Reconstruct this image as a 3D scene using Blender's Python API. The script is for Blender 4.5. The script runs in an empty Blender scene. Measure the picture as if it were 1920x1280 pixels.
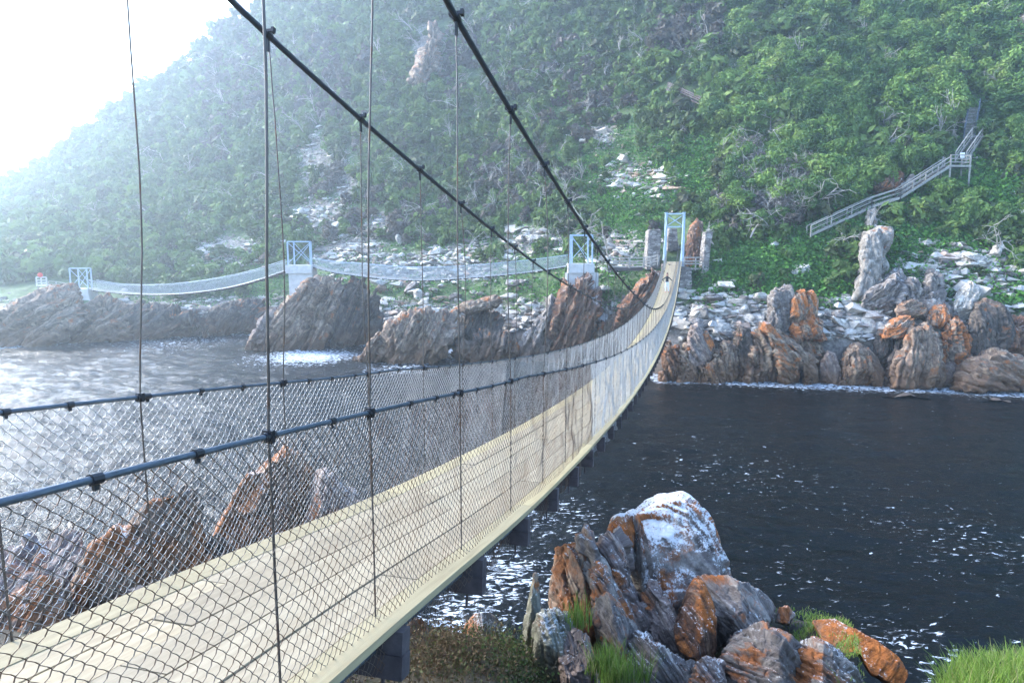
import bpy, bmesh, math, random
import numpy as np
from mathutils import Vector, Matrix
random.seed(7); rng = np.random.default_rng(7)
S = bpy.context.scene
COL = S.collection

# ------------------------------------------------------------------ camera, sky, sun, exposure
CAM_Z = 12.7; PITCH = math.radians(7.6); F = 1280.0
cam = bpy.data.cameras.new("camera"); cam_o = bpy.data.objects.new("camera", cam); COL.objects.link(cam_o)
cam.sensor_width = 36; cam.lens = 24; cam.clip_end = 3000; cam.clip_start = 0.05
cam_o.location = (0, 0, CAM_Z); cam_o.rotation_euler = (math.pi/2 - PITCH, 0, 0)
S.camera = cam_o
SUN_EL = math.radians(30); SUN_AZ = math.radians(-65)      # azimuth from +Y, negative to the left
w = bpy.data.worlds.new("World"); S.world = w; w.use_nodes = True
wn = w.node_tree; sky = wn.nodes.new("ShaderNodeTexSky"); sky.sky_type = 'NISHITA'; sky.sun_disc = False
sky.sun_elevation = SUN_EL; sky.sun_rotation = SUN_AZ; sky.air_density = 1.0; sky.dust_density = 1.6; sky.ozone_density = 2.5
bgn = wn.nodes["Background"]; tnt = wn.nodes.new("ShaderNodeMix"); tnt.data_type = 'RGBA'; tnt.blend_type = 'MULTIPLY'; tnt.inputs[0].default_value = 1; tnt.inputs[7].default_value = (.95, 1.0, 1.06, 1)   # a cool overcast morning
wn.links.new(sky.outputs[0], tnt.inputs[6]); wn.links.new(tnt.outputs[2], bgn.inputs[0]); bgn.inputs[1].default_value = 0.15
sl = bpy.data.lights.new("sun", 'SUN'); sl.energy = 1.5; sl.angle = math.radians(20); sl.color = (1.0, 0.97, 0.93)
so = bpy.data.objects.new("sun", sl); COL.objects.link(so)
sd = Vector((math.sin(SUN_AZ)*math.cos(SUN_EL), math.cos(SUN_AZ)*math.cos(SUN_EL), math.sin(SUN_EL)))
so.rotation_euler = sd.to_track_quat('Z', 'Y').to_euler(); so.location = (-60, 40, 90)
S.view_settings.view_transform = 'Standard'; S.view_settings.look = 'None'; S.view_settings.gamma = 1
S.view_settings.exposure = 2.6
HAZE_DENSITY = 0.0011; HAZE_G = 0.66
cy = S.cycles
cy.max_bounces = 5; cy.diffuse_bounces = 2; cy.glossy_bounces = 2; cy.transmission_bounces = 2; cy.volume_bounces = 1
cy.transparent_max_bounces = 4; cy.use_denoising = True; cy.caustics_reflective = False; cy.caustics_refractive = False
cy.sample_clamp_indirect = 6

# ------------------------------------------------------------------ geometry helpers
SP, CP = math.sin(PITCH), math.cos(PITCH)
def P(u, v, Y):
    "world point at forward distance Y in the direction of photo pixel (u,v)"
    xc = (u-960)/F; yc = -(v-640)/F
    y = CP + yc*SP; z = -SP + yc*CP
    k = Y/y
    return np.array([xc*k, Y, CAM_Z + z*k])
def hermite(xs, ys):
    xs = np.array(xs, float); ys = np.array(ys, float)
    m = np.gradient(ys, xs)
    def f(x):
        x = np.asarray(x, float)
        i = np.clip(np.searchsorted(xs, x)-1, 0, len(xs)-2)
        h = xs[i+1]-xs[i]; t = (x-xs[i])/h
        return ((2*t**3-3*t**2+1)*ys[i] + (t**3-2*t**2+t)*h*m[i] + (-2*t**3+3*t**2)*ys[i+1] + (t**3-t**2)*h*m[i+1])
    return f
_perm = np.concatenate([np.random.default_rng(3).permutation(256)]*2)
_grad = np.random.default_rng(4).normal(size=(256, 3)); _grad /= np.linalg.norm(_grad, axis=1)[:, None]
def perlin(p):
    p = np.asarray(p, float); i = np.floor(p).astype(int); f = p-i; i &= 255
    u = f*f*f*(f*(f*6-15)+10); r = 0
    for dx in (0, 1):
        for dy in (0, 1):
            for dz in (0, 1):
                h = _perm[(_perm[(_perm[(i[:, 0]+dx) & 255]+i[:, 1]+dy) & 255]+i[:, 2]+dz) & 255]
                g = _grad[h]; d = f-np.array([dx, dy, dz])
                wt = (u[:, 0] if dx else 1-u[:, 0])*(u[:, 1] if dy else 1-u[:, 1])*(u[:, 2] if dz else 1-u[:, 2])
                r = r+wt*(g*d).sum(1)
    return r*1.5
def fbm(p, oct=4, lac=2.03, gain=.5):
    a = 1; s = 0; p = np.asarray(p, float)
    for k in range(oct):
        s = s+a*perlin(p+17.3*k); p = p*lac; a *= gain
    return s
def link(o, parent=None):
    COL.objects.link(o)
    if parent is not None:
        o.parent = parent
        if o.parent.type == 'EMPTY' and tuple(parent.location) != (0, 0, 0):
            o.location = -Vector(parent.location)
    return o
def mesh_np(name, V, Fq, mat=None, parent=None, smooth=False, attrs=None):
    "mesh object from vertex array and a face array (N x 3 or N x 4)"
    me = bpy.data.meshes.new(name); V = np.ascontiguousarray(V, np.float32); Fq = np.ascontiguousarray(Fq, np.int32)
    n, k = Fq.shape
    me.vertices.add(len(V)); me.vertices.foreach_set("co", V.ravel())
    me.loops.add(n*k); me.loops.foreach_set("vertex_index", Fq.ravel())
    me.polygons.add(n); me.polygons.foreach_set("loop_start", np.arange(0, n*k, k, dtype=np.int32))
    me.polygons.foreach_set("use_smooth", np.full(n, smooth, dtype=bool))
    for an, av in (attrs or {}).items():
        av = np.ascontiguousarray(av, np.float32)
        t = 'FLOAT_VECTOR' if av.ndim == 2 else 'FLOAT'
        at = me.attributes.new(an, t, 'POINT'); at.data.foreach_set('vector' if av.ndim == 2 else 'value', av.ravel())
    me.update(); me.validate()
    if mat: me.materials.append(mat)
    o = bpy.data.objects.new(name, me)
    return link(o, parent)
class MB:
    "collects boxes, bars, tubes into one mesh"
    def __init__(s): s.v = []; s.f = []; s.t = []
    def add(s, V, Fs, tint=0.5):
        b = len(s.v); s.v += [tuple(map(float, x)) for x in V]; s.f += [tuple(b+i for i in f) for f in Fs]; s.t += [tint]*len(V)
    def box(s, c, ax, ay, az, tint=.5):
        c, ax, ay, az = (np.array(x, float) for x in (c, ax, ay, az))
        V = [c+i*ax+j*ay+k*az for k in (-1, 1) for j in (-1, 1) for i in (-1, 1)]
        s.add(V, [(0, 2, 3, 1), (4, 5, 7, 6), (0, 1, 5, 4), (2, 6, 7, 3), (0, 4, 6, 2), (1, 3, 7, 5)], tint)
    def bar(s, a, b, wx, wz, up=(0, 0, 1), tint=.5):
        a = np.array(a, float); b = np.array(b, float); d = b-a; L = np.linalg.norm(d); d /= L
        up = np.array(up, float)
        if abs(d@up) > .97: up = np.array((0, 1., 0))
        x = np.cross(d, up); x /= np.linalg.norm(x); z = np.cross(x, d)
        s.box((a+b)/2, x*wx/2, d*L/2, z*wz/2, tint)
    def tube(s, pts, r, n=8, cap=True, lobes=0, twist=0):
        pts = np.array(pts, float); m = len(pts); r = np.broadcast_to(np.array(r, float), (m,))
        T = np.gradient(pts, axis=0); T /= np.linalg.norm(T, axis=1)[:, None]
        up = np.array((0, 0, 1.)) if abs(T[:, 2]).mean() < .8 else np.array((0, 1., 0))
        X = np.cross(T, up); X /= np.linalg.norm(X, axis=1)[:, None]; Z = np.cross(X, T)
        L = np.concatenate([[0], np.cumsum(np.linalg.norm(np.diff(pts, axis=0), axis=1))])
        a = np.arange(n)/n*2*math.pi
        rr = r[:, None]*(1+(.13*np.abs(np.cos(lobes/2*(a[None]-twist*L[:, None])))-.06 if lobes else 0))
        V = pts[:, None]+rr[..., None]*(np.cos(a)[None, :, None]*X[:, None]+np.sin(a)[None, :, None]*Z[:, None])
        Fs = [(i*n+j, i*n+(j+1) % n, (i+1)*n+(j+1) % n, (i+1)*n+j) for i in range(m-1) for j in range(n)]
        if cap: Fs += [tuple(range(n))[::-1], tuple((m-1)*n+j for j in range(n))]
        s.add(V.reshape(-1, 3), Fs)
    def build(s, name, mat, parent=None, smooth=False):
        me = bpy.data.meshes.new(name); me.from_pydata(s.v, [], s.f); me.materials.append(mat)
        at = me.attributes.new('tint', 'FLOAT', 'POINT'); at.data.foreach_set('value', np.array(s.t, np.float32))
        if smooth: me.polygons.foreach_set("use_smooth", np.ones(len(me.polygons), bool))
        return link(bpy.data.objects.new(name, me), parent)
def tag(o, label=None, cat=None, group=None, kind=None):
    if cat and not kind: kind = 'thing'
    for k, x in (('label', label), ('category', cat), ('group', group), ('kind', kind)):
        if x: o[k] = x
    return o
def empty(name, loc=(0, 0, 0), label=None, cat=None, group=None):
    o = bpy.data.objects.new(name, None); COL.objects.link(o); o.location = [float(x) for x in loc]; o.empty_display_size = .2
    return tag(o, label, cat, group)

# ------------------------------------------------------------------ material helpers
def newmat(name):
    m = bpy.data.materials.new(name); m.use_nodes = True; nt = m.node_tree
    return m, nt, nt.nodes["Principled BSDF"]
def nd(nt, t, **kw):
    n = nt.nodes.new(t)
    for k, x in kw.items():
        if k[0] == '_': setattr(n, k[1:], x)
        else:
            i = n.inputs[int(k[1:])] if k[0] == 'i' and k[1:].isdigit() else n.inputs[k.replace('__', ' ')]
            if isinstance(x, bpy.types.NodeSocket): nt.links.new(x, i)
            else: i.default_value = x
    return n
def ramp(nt, fac, stops, interp='LINEAR'):
    r = nt.nodes.new("ShaderNodeValToRGB"); r.color_ramp.interpolation = interp; e = r.color_ramp.elements
    while len(e) < len(stops): e.new(.5)
    for x, (p, c) in zip(e, stops):
        x.position = p; c = (c, c, c) if isinstance(c, (int, float)) else c; x.color = (*c, 1)
    nt.links.new(fac, r.inputs[0]); return r.outputs[0]
def math_(nt, op, a, b=0.0, c=None, clamp=False):
    n = nt.nodes.new("ShaderNodeMath"); n.operation = op; n.use_clamp = clamp
    for i, x in enumerate((a, b) if c is None else (a, b, c)):
        if isinstance(x, bpy.types.NodeSocket): nt.links.new(x, n.inputs[i])
        else: n.inputs[i].default_value = x
    return n.outputs[0]
def mix(nt, fac, a, b, mode='MIX'):
    n = nt.nodes.new("ShaderNodeMix"); n.data_type = 'RGBA'; n.blend_type = mode
    for i, x in ((0, fac), (6, a), (7, b)):
        if isinstance(x, bpy.types.NodeSocket): nt.links.new(x, n.inputs[i])
        else: n.inputs[i].default_value = (*x, 1) if isinstance(x, tuple) and len(x) == 3 else x
    return n.outputs[2]
def noise(nt, vec, scale, detail=4, rough=.55, dist=0):
    n = nd(nt, "ShaderNodeTexNoise", Scale=scale, Detail=detail, Roughness=rough, Distortion=dist)
    if vec is not None: nt.links.new(vec, n.inputs['Vector'])
    return n.outputs['Fac']
def attr(nt, name, out='Fac'): return nd(nt, "ShaderNodeAttribute", _attribute_name=name).outputs[out]
def vscale(nt, vec, s):
    return nd(nt, "ShaderNodeVectorMath", _operation='MULTIPLY', i0=vec, i1=s).outputs[0]
def bump(nt, h, strength, dist, normal=None):
    b = nd(nt, "ShaderNodeBump", Strength=strength, Distance=dist, Height=h)
    if normal is not None: nt.links.new(normal, b.inputs['Normal'])
    return b.outputs[0]

def warm(cols): return [(r*1.06, g*.99, b*.88) for r, g, b in cols]
def rock_mat(name, cols, orange=0.0, white=0.0, wet=True, fine=1.0, stretch=3.0, och=(.30, .10, .025), crust=(.70, .70, .69)):
    m, nt, bs = newmat(name)
    cols = warm(cols); q = attr(nt, 'q', 'Vector'); oi = nd(nt, "ShaderNodeObjectInfo").outputs['Random']
    off = nd(nt, "ShaderNodeVectorMath", _operation='SCALE', i0=(37., 91., 53.), Scale=oi).outputs[0]
    v = nd(nt, "ShaderNodeVectorMath", _operation='ADD', i0=q, i1=off).outputs[0]
    va = vscale(nt, v, (stretch*fine, .8*fine, .8*fine))
    n1 = noise(nt, va, 1.0, 9, .62, .6)
    k = len(cols)
    c = ramp(nt, n1, [(.30+.40*i/(k-1), cols[i]) for i in range(k)])
    n2 = noise(nt, v, 2.3*fine, 8, .7)
    c = mix(nt, 1.0, c, ramp(nt, n2, [(.3, .45), (.5, .95), (.7, 1.3)]), 'MULTIPLY')
    # pale mineral veins and speckle
    n3 = noise(nt, vscale(nt, v, (stretch*2.2*fine, 1.3*fine, 1.3*fine)), 1.6, 6, .7)
    c = mix(nt, ramp(nt, n3, [(.60, 0.), (.72, .55)]), c, (.42, .40, .38))
    nz = nd(nt, "ShaderNodeSeparateXYZ", Vector=nd(nt, "ShaderNodeNewGeometry").outputs['Normal']).outputs[2]
    if orange:
        no = noise(nt, vscale(nt, v, (2.2*fine, 1.*fine, 1.*fine)), .75, 8, .68)
        no = math_(nt, 'ADD', no, math_(nt, 'MULTIPLY', nz, .06))
        oc = ramp(nt, noise(nt, v, 7*fine, 6, .7), [(.3, tuple(x*.45 for x in och)), (.5, och), (.75, tuple(min(1, x*1.9) for x in och))])
        c = mix(nt, ramp(nt, no, [(.62-.28*orange, 0.), (.70-.28*orange, .9)]), c, oc)
    if white:
        nw = math_(nt, 'ADD', noise(nt, v, 1.1*fine, 10, .75), math_(nt, 'MULTIPLY', nz, .34))
        sp = noise(nt, v, 22*fine, 4, .75)
        nw = math_(nt, 'ADD', nw, math_(nt, 'MULTIPLY', math_(nt, 'SUBTRACT', sp, .5), .9))
        c = mix(nt, ramp(nt, nw, [(.90-.35*white, 0.), (1.0-.35*white, .92)]), c, crust)
    rgh = .82
    if wet:
        z = nd(nt, "ShaderNodeSeparateXYZ", Vector=nd(nt, "ShaderNodeNewGeometry").outputs['Position']).outputs[2]
        z = math_(nt, 'ADD', z, math_(nt, 'MULTIPLY', math_(nt, 'SUBTRACT', noise(nt, v, .7, 5), .5), 3.2))
        c = mix(nt, ramp(nt, math_(nt, 'MULTIPLY', z, .2), [(.12, .8), (.62, 0.)]), c, mix(nt, n2, (.035, .016, .008), (.22, .10, .035)))
        nt.links.new(ramp(nt, math_(nt, 'MULTIPLY', z, .2), [(.05, .35), (.4, .85)]), bs.inputs['Roughness'])
    else: bs.inputs['Roughness'].default_value = rgh
    nt.links.new(c, bs.inputs['Base Color'])
    hb = math_(nt, 'ADD', n1, math_(nt, 'MULTIPLY', n2, .6))
    b1 = bump(nt, hb, .8, .25/fine)
    nt.links.new(bump(nt, noise(nt, v, 14*fine, 6, .7), .5, .03/fine, b1), bs.inputs['Normal'])
    bs.inputs['Specular IOR Level'].default_value = .3
    return m
GREY = [(.065, .058, .06), (.22, .205, .205), (.125, .11, .112), (.34, .32, .31), (.19, .165, .16)]
BROWN = [(.055, .042, .037), (.25, .185, .145), (.13, .097, .082), (.38, .31, .25), (.18, .135, .11)]
RUST = [(.045, .03, .028), (.19, .10, .065), (.09, .055, .045), (.26, .17, .12), (.13, .07, .05)]
PALE = [(.14, .135, .13), (.38, .37, .36), (.24, .225, .215), (.50, .49, .48), (.30, .28, .26)]
PURP = [(.07, .058, .06), (.26, .215, .21), (.15, .122, .122), (.37, .315, .295), (.20, .163, .158)]
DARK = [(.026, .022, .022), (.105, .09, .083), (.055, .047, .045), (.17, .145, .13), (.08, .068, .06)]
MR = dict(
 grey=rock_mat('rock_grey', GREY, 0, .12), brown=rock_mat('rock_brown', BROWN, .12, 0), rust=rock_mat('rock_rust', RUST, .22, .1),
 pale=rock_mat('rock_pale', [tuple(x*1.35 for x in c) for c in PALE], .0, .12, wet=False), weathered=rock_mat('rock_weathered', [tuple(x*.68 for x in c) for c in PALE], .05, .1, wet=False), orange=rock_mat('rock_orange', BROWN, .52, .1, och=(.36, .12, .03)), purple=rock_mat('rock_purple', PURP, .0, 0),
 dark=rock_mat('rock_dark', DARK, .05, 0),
 n_grey=rock_mat('slate_grey', GREY, .16, .22, wet=False, fine=1.6, stretch=6), n_purple=rock_mat('slate_purple', PURP, .22, .14, wet=False, fine=1.6, stretch=7),
 n_white=rock_mat('slate_white_crust', GREY, .40, .74, wet=False, fine=1.5, stretch=1.4), n_rust=rock_mat('slate_orange', RUST, .60, .10, wet=False, fine=1.7, stretch=4, och=(.33, .105, .022)),
 n_mix=rock_mat('slate_mixed', GREY, .33, .14, wet=False, fine=1.7, stretch=4), n_brown=rock_mat('slate_brown', BROWN, .5, .10, wet=False, fine=1.4, stretch=6, och=(.24, .085, .025)),
 n_dark=rock_mat('slate_dark', DARK, .06, .06, wet=False, fine=1.5, stretch=6),
 n_green=rock_mat('slate_green_grey', [(.07, .075, .06), (.2, .21, .17), (.12, .12, .10), (.28, .29, .25), (.16, .16, .13)], .05, .2, wet=False, fine=1.6, stretch=7),
)
def metal_mat(name, col, rough=.5, metallic=.5, rust=0, lobes=False):
    m, nt, bs = newmat(name); tc = nd(nt, "ShaderNodeTexCoord").outputs['Object']
    n = noise(nt, tc, 9, 6, .7); c = ramp(nt, n, [(.3, tuple(x*.6 for x in col)), (.6, col)])
    if rust: c = mix(nt, ramp(nt, noise(nt, tc, 4, 6, .7), [(.62-rust*.3, 0.), (.75-rust*.3, .85)]), c, (.10, .045, .02))
    nt.links.new(c, bs.inputs['Base Color']); bs.inputs['Roughness'].default_value = rough; bs.inputs['Metallic'].default_value = metallic
    return m
M_WIRE = metal_mat('galvanised_wire', (.50, .49, .48), .45, .45, .12)
M_OLDWIRE = metal_mat('rusty_wire', (.15, .125, .105), .55, .4, .55)
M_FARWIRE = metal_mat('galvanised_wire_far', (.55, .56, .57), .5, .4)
M_CABLE = metal_mat('dark_steel_cable', (.055, .065, .08), .42, .6)
M_RAIL = metal_mat('blue_grey_cable', (.10, .125, .15), .42, .5)
M_BLACK = metal_mat('black_clip', (.015, .016, .02), .4, .2)
M_ROD = metal_mat('hanger_rod', (.10, .09, .085), .4, .6, .3)
M_TOWER = metal_mat('pale_blue_painted_steel', (.42, .53, .66), .5, .1)
def wood_mat(name, c0, c1, grain=(1., 1., 1.), scale=1., bs_=.3):
    m, nt, bs = newmat(name); q = attr(nt, 'q', 'Vector'); t = attr(nt, 'tint')
    off = nd(nt, "ShaderNodeVectorMath", _operation='SCALE', i0=(13., 29., 7.), Scale=t).outputs[0]
    v = nd(nt, "ShaderNodeVectorMath", _operation='ADD', i0=q, i1=off).outputs[0]
    n = noise(nt, vscale(nt, v, (.55*scale, 9*scale, 9*scale)), 2.4, 8, .65, .5)
    c = mix(nt, ramp(nt, n, [(.3, 0.), (.7, 1.)]), c0, c1)
    c = mix(nt, 1., c, ramp(nt, t, [(0, (.80, .76, .70)), (.35, (.98, .95, .90)), (.65, (.93, .93, .89)), (1, (1.12, 1.05, .92))]), 'MULTIPLY')
    n2 = noise(nt, vscale(nt, v, (1., 3., 3.)), .9, 6, .7)
    c = mix(nt, ramp(nt, n2, [(.56, 0.), (.75, .5)]), c, tuple(x*.60 for x in c0))
    nt.links.new(c, bs.inputs['Base Color']); bs.inputs['Roughness'].default_value = .7
    nt.links.new(bump(nt, n, bs_, .01), bs.inputs['Normal']); return m
M_PLANK = wood_mat('weathered_pale_plank', (.245, .195, .125), (.385, .325, .225))
M_EDGE = wood_mat('yellow_pine_plank', (.27, .222, .125), (.39, .335, .205))
def plain_mat(name, c0, c1, scale=3, rough=.8, bmp=.3):
    m, nt, bs = newmat(name); tc = nd(nt, "ShaderNodeTexCoord").outputs['Object']
    n = noise(nt, tc, scale, 8, .7); nt.links.new(mix(nt, ramp(nt, n, [(.3, 0.), (.7, 1.)]), c0, c1), bs.inputs['Base Color'])
    bs.inputs['Roughness'].default_value = rough; nt.links.new(bump(nt, n, bmp, .02), bs.inputs['Normal']); return m
M_BEAM = plain_mat('dark_creosote_beam', (.030, .022, .024), (.085, .07, .072), 8)
M_GREYWOOD = plain_mat('grey_weathered_timber', (.20, .18, .16), (.42, .40, .36), 5)
M_DARKWOOD = plain_mat('dark_stair_timber', (.05, .045, .045), (.12, .11, .10), 5)
M_CONC = plain_mat('pale_concrete', (.42, .41, .39), (.62, .61, .59), 1.3)
M_BARK = plain_mat('grey_bark', (.10, .085, .07), (.22, .20, .18), 6)
M_DEAD = plain_mat('bleached_dead_wood', (.22, .20, .18), (.44, .41, .38), 6)
def stone_wall_mat():
    m, nt, bs = newmat('rubble_masonry'); tc = nd(nt, "ShaderNodeTexCoord").outputs['Object']
    v = vscale(nt, tc, (1.6, 1.6, 3.4))
    vo = nd(nt, "ShaderNodeTexVoronoi", Vector=v, Scale=1.2); ve = nd(nt, "ShaderNodeTexVoronoi", Vector=v, Scale=1.2, _feature='DISTANCE_TO_EDGE')
    c = ramp(nt, nd(nt, "ShaderNodeSeparateColor", Color=vo.outputs['Color']).outputs[0], [(0, (.14, .12, .11)), (.5, (.27, .24, .22)), (1, (.40, .37, .34))])
    c = mix(nt, ramp(nt, ve.outputs['Distance'], [(.02, .8), (.07, 0.)]), c, (.10, .09, .085))
    nt.links.new(c, bs.inputs['Base Color']); bs.inputs['Roughness'].default_value = .9
    nt.links.new(bump(nt, ramp(nt, ve.outputs['Distance'], [(0, 0.), (.12, 1.)]), .7, .08), bs.inputs['Normal']); return m
M_STONE = stone_wall_mat()
def leaf_mat(name, stops, use_obj=False, trans=.22):
    m, nt, bs = newmat(name); t = attr(nt, 'tint')
    if use_obj:
        t = math_(nt, 'ADD', math_(nt, 'MULTIPLY', t, .35), math_(nt, 'MULTIPLY', nd(nt, "ShaderNodeObjectInfo").outputs['Random'], .65))
    c = ramp(nt, t, stops); nt.links.new(c, bs.inputs['Base Color']); bs.inputs['Roughness'].default_value = .55
    bs.inputs['Specular IOR Level'].default_value = .08
    tr = nd(nt, "ShaderNodeBsdfTranslucent", Color=c); mx = nd(nt, "ShaderNodeMixShader", i0=trans, i1=bs.outputs[0], i2=tr.outputs[0])
    nt.links.new(mx.outputs[0], nt.nodes['Material Output'].inputs['Surface']); return m
SCRUB = [(0, (.11, .095, .085)), (.16, (.10, .088, .07)), (.3, (.07, .088, .04)), (.55, (.095, .15, .046)), (.8, (.14, .215, .058)), (1, (.19, .27, .075))]
M_LEAF = leaf_mat('scrub_leaves', SCRUB)
M_TREE = leaf_mat('tree_leaves', [(0, (.045, .075, .028)), (.3, (.075, .145, .042)), (.65, (.14, .235, .055)), (.9, (.21, .30, .075)), (1, (.19, .18, .09))], True)
M_DRY = leaf_mat('dry_twigs', [(0, (.08, .066, .062)), (.5, (.15, .13, .12)), (1, (.22, .19, .17))], True, .1)
M_GRASS = leaf_mat('grass_blades', [(0, (.07, .11, .02)), (.5, (.15, .25, .04)), (.85, (.26, .36, .08)), (1, (.36, .31, .15))], False, .35)
M_HEATH = leaf_mat('heath_sprigs', [(0, (.07, .045, .028)), (.45, (.14, .10, .06)), (.75, (.055, .075, .025)), (1, (.09, .14, .04))], False, .2)
M_COVER = leaf_mat('creeper_leaves', [(0, (.03, .085, .025)), (.5, (.06, .16, .035)), (1, (.14, .30, .05))], False, .2)

# ------------------------------------------------------------------ far bank terrain
# per photo column: control rows (v, distance) from below the waterline up to the ridge
COLS = {
 -900: [(690, 110), (640, 116), (600, 122), (560, 130), (520, 150), (500, 180), (490, 220), (480, 260)],
 -300: [(680, 88), (655, 92), (610, 98), (575, 106), (540, 120), (505, 150), (480, 190), (452, 240)],
 0: [(670, 86), (650, 91), (590, 98), (555, 110), (525, 125), (480, 155), (430, 195), (372, 240)],
 130: [(660, 90), (641, 95), (590, 100), (555, 110), (510, 125), (440, 155), (370, 190), (292, 232)],
 240: [(655, 94), (636, 99), (585, 106), (550, 114), (505, 126), (420, 150), (310, 188), (197, 226)],
 345: [(645, 98), (626, 103), (585, 107), (550, 116), (490, 127), (390, 151), (260, 184), (132, 222)],
 420: [(640, 100), (622, 106), (580, 110), (545, 117), (480, 128), (370, 150), (220, 182), (62, 220)],
 500: [(645, 98), (628, 103), (580, 109), (540, 115), (470, 127), (350, 148), (180, 180), (8, 215)],
 600: [(660, 93), (640, 98), (590, 103), (540, 110), (455, 123), (320, 144), (130, 175), (-60, 210)],
 700: [(670, 87), (650, 92), (590, 99), (535, 106), (440, 119), (300, 138), (100, 166), (-110, 200)],
 900: [(690, 80), (668, 84), (610, 90), (540, 97), (440, 110), (290, 128), (80, 154), (-140, 188)],
 1060: [(685, 78), (664, 82), (600, 85), (525, 88), (440, 97), (290, 114), (80, 138), (-150, 168)],
 1150: [(690, 73), (672, 77), (600, 80), (525, 83), (440, 92), (290, 108), (80, 130), (-150, 158)],
 1240: [(730, 63), (708, 67), (600, 72), (530, 78), (440, 86), (290, 100), (80, 121), (-150, 148)],
 1330: [(735, 62), (712, 66.5), (625, 70), (555, 73.5), (440, 82), (290, 95), (80, 115), (-150, 140)],
 1500: [(745, 60), (720, 64.5), (630, 68), (562, 71), (440, 78), (290, 89), (80, 107), (-150, 132)],
 1700: [(748, 58), (723, 62.8), (630, 66), (560, 69), (440, 75.5), (290, 85.5), (80, 102), (-150, 126)],
 1920: [(755, 56), (732, 60.7), (640, 64), (560, 67), (440, 73), (290, 82), (80, 97), (-150, 120)],
 2300: [(765, 52), (740, 57), (645, 60), (560, 63), (440, 69), (290, 78), (80, 92), (-150, 114)],
 3200: [(780, 44), (750, 48), (650, 51), (560, 54), (440, 59), (290, 66), (80, 78), (-150, 96)],
}
_cu = np.array(sorted(COLS)); _cv = np.array([[r[0] for r in COLS[k]] for k in _cu], float); _cy = np.array([[r[1] for r in COLS[k]] for k in _cu], float)
_shore = _cy[:, 1].copy(); _cy[:, 1] += np.where(_cu > 1200, 1.9, .5)
def prof(u):
    return np.array([np.interp(u, _cu, _cv[:, i]) for i in range(8)]), np.array([np.interp(u, _cu, _cy[:, i]) for i in range(8)])
def T(u, v):
    pv, py = prof(u); return float(np.interp(-v, -pv, py))
def TP(u, v, dy=0.0): return P(u, v, T(u, v)+dy)
def blob(u, v, cu, cv, ru, rv): return np.exp(-(((u-cu)/ru)**2+((v-cv)/rv)**2)*1.2)
SCREE = [(650, 345, 26, 60), (1000, 450, 80, 26), (890, 475, 90, 22), (720, 420, 40, 30), (1240, 345, 40, 30), (590, 310, 38, 80), (600, 400, 60, 40), (425, 470, 95, 30), (650, 470, 90, 36), (800, 500, 190, 34), (1150, 470, 70, 40), (1180, 330, 60, 40), (1360, 590, 120, 45), (1600, 600, 90, 40), (1800, 500, 140, 50), (800, 100, 30, 80), (1130, 260, 30, 30)]
def scree(u, v):
    s = 0*u
    for b in SCREE: s = np.maximum(s, blob(u, v, *b))
    return s
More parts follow.
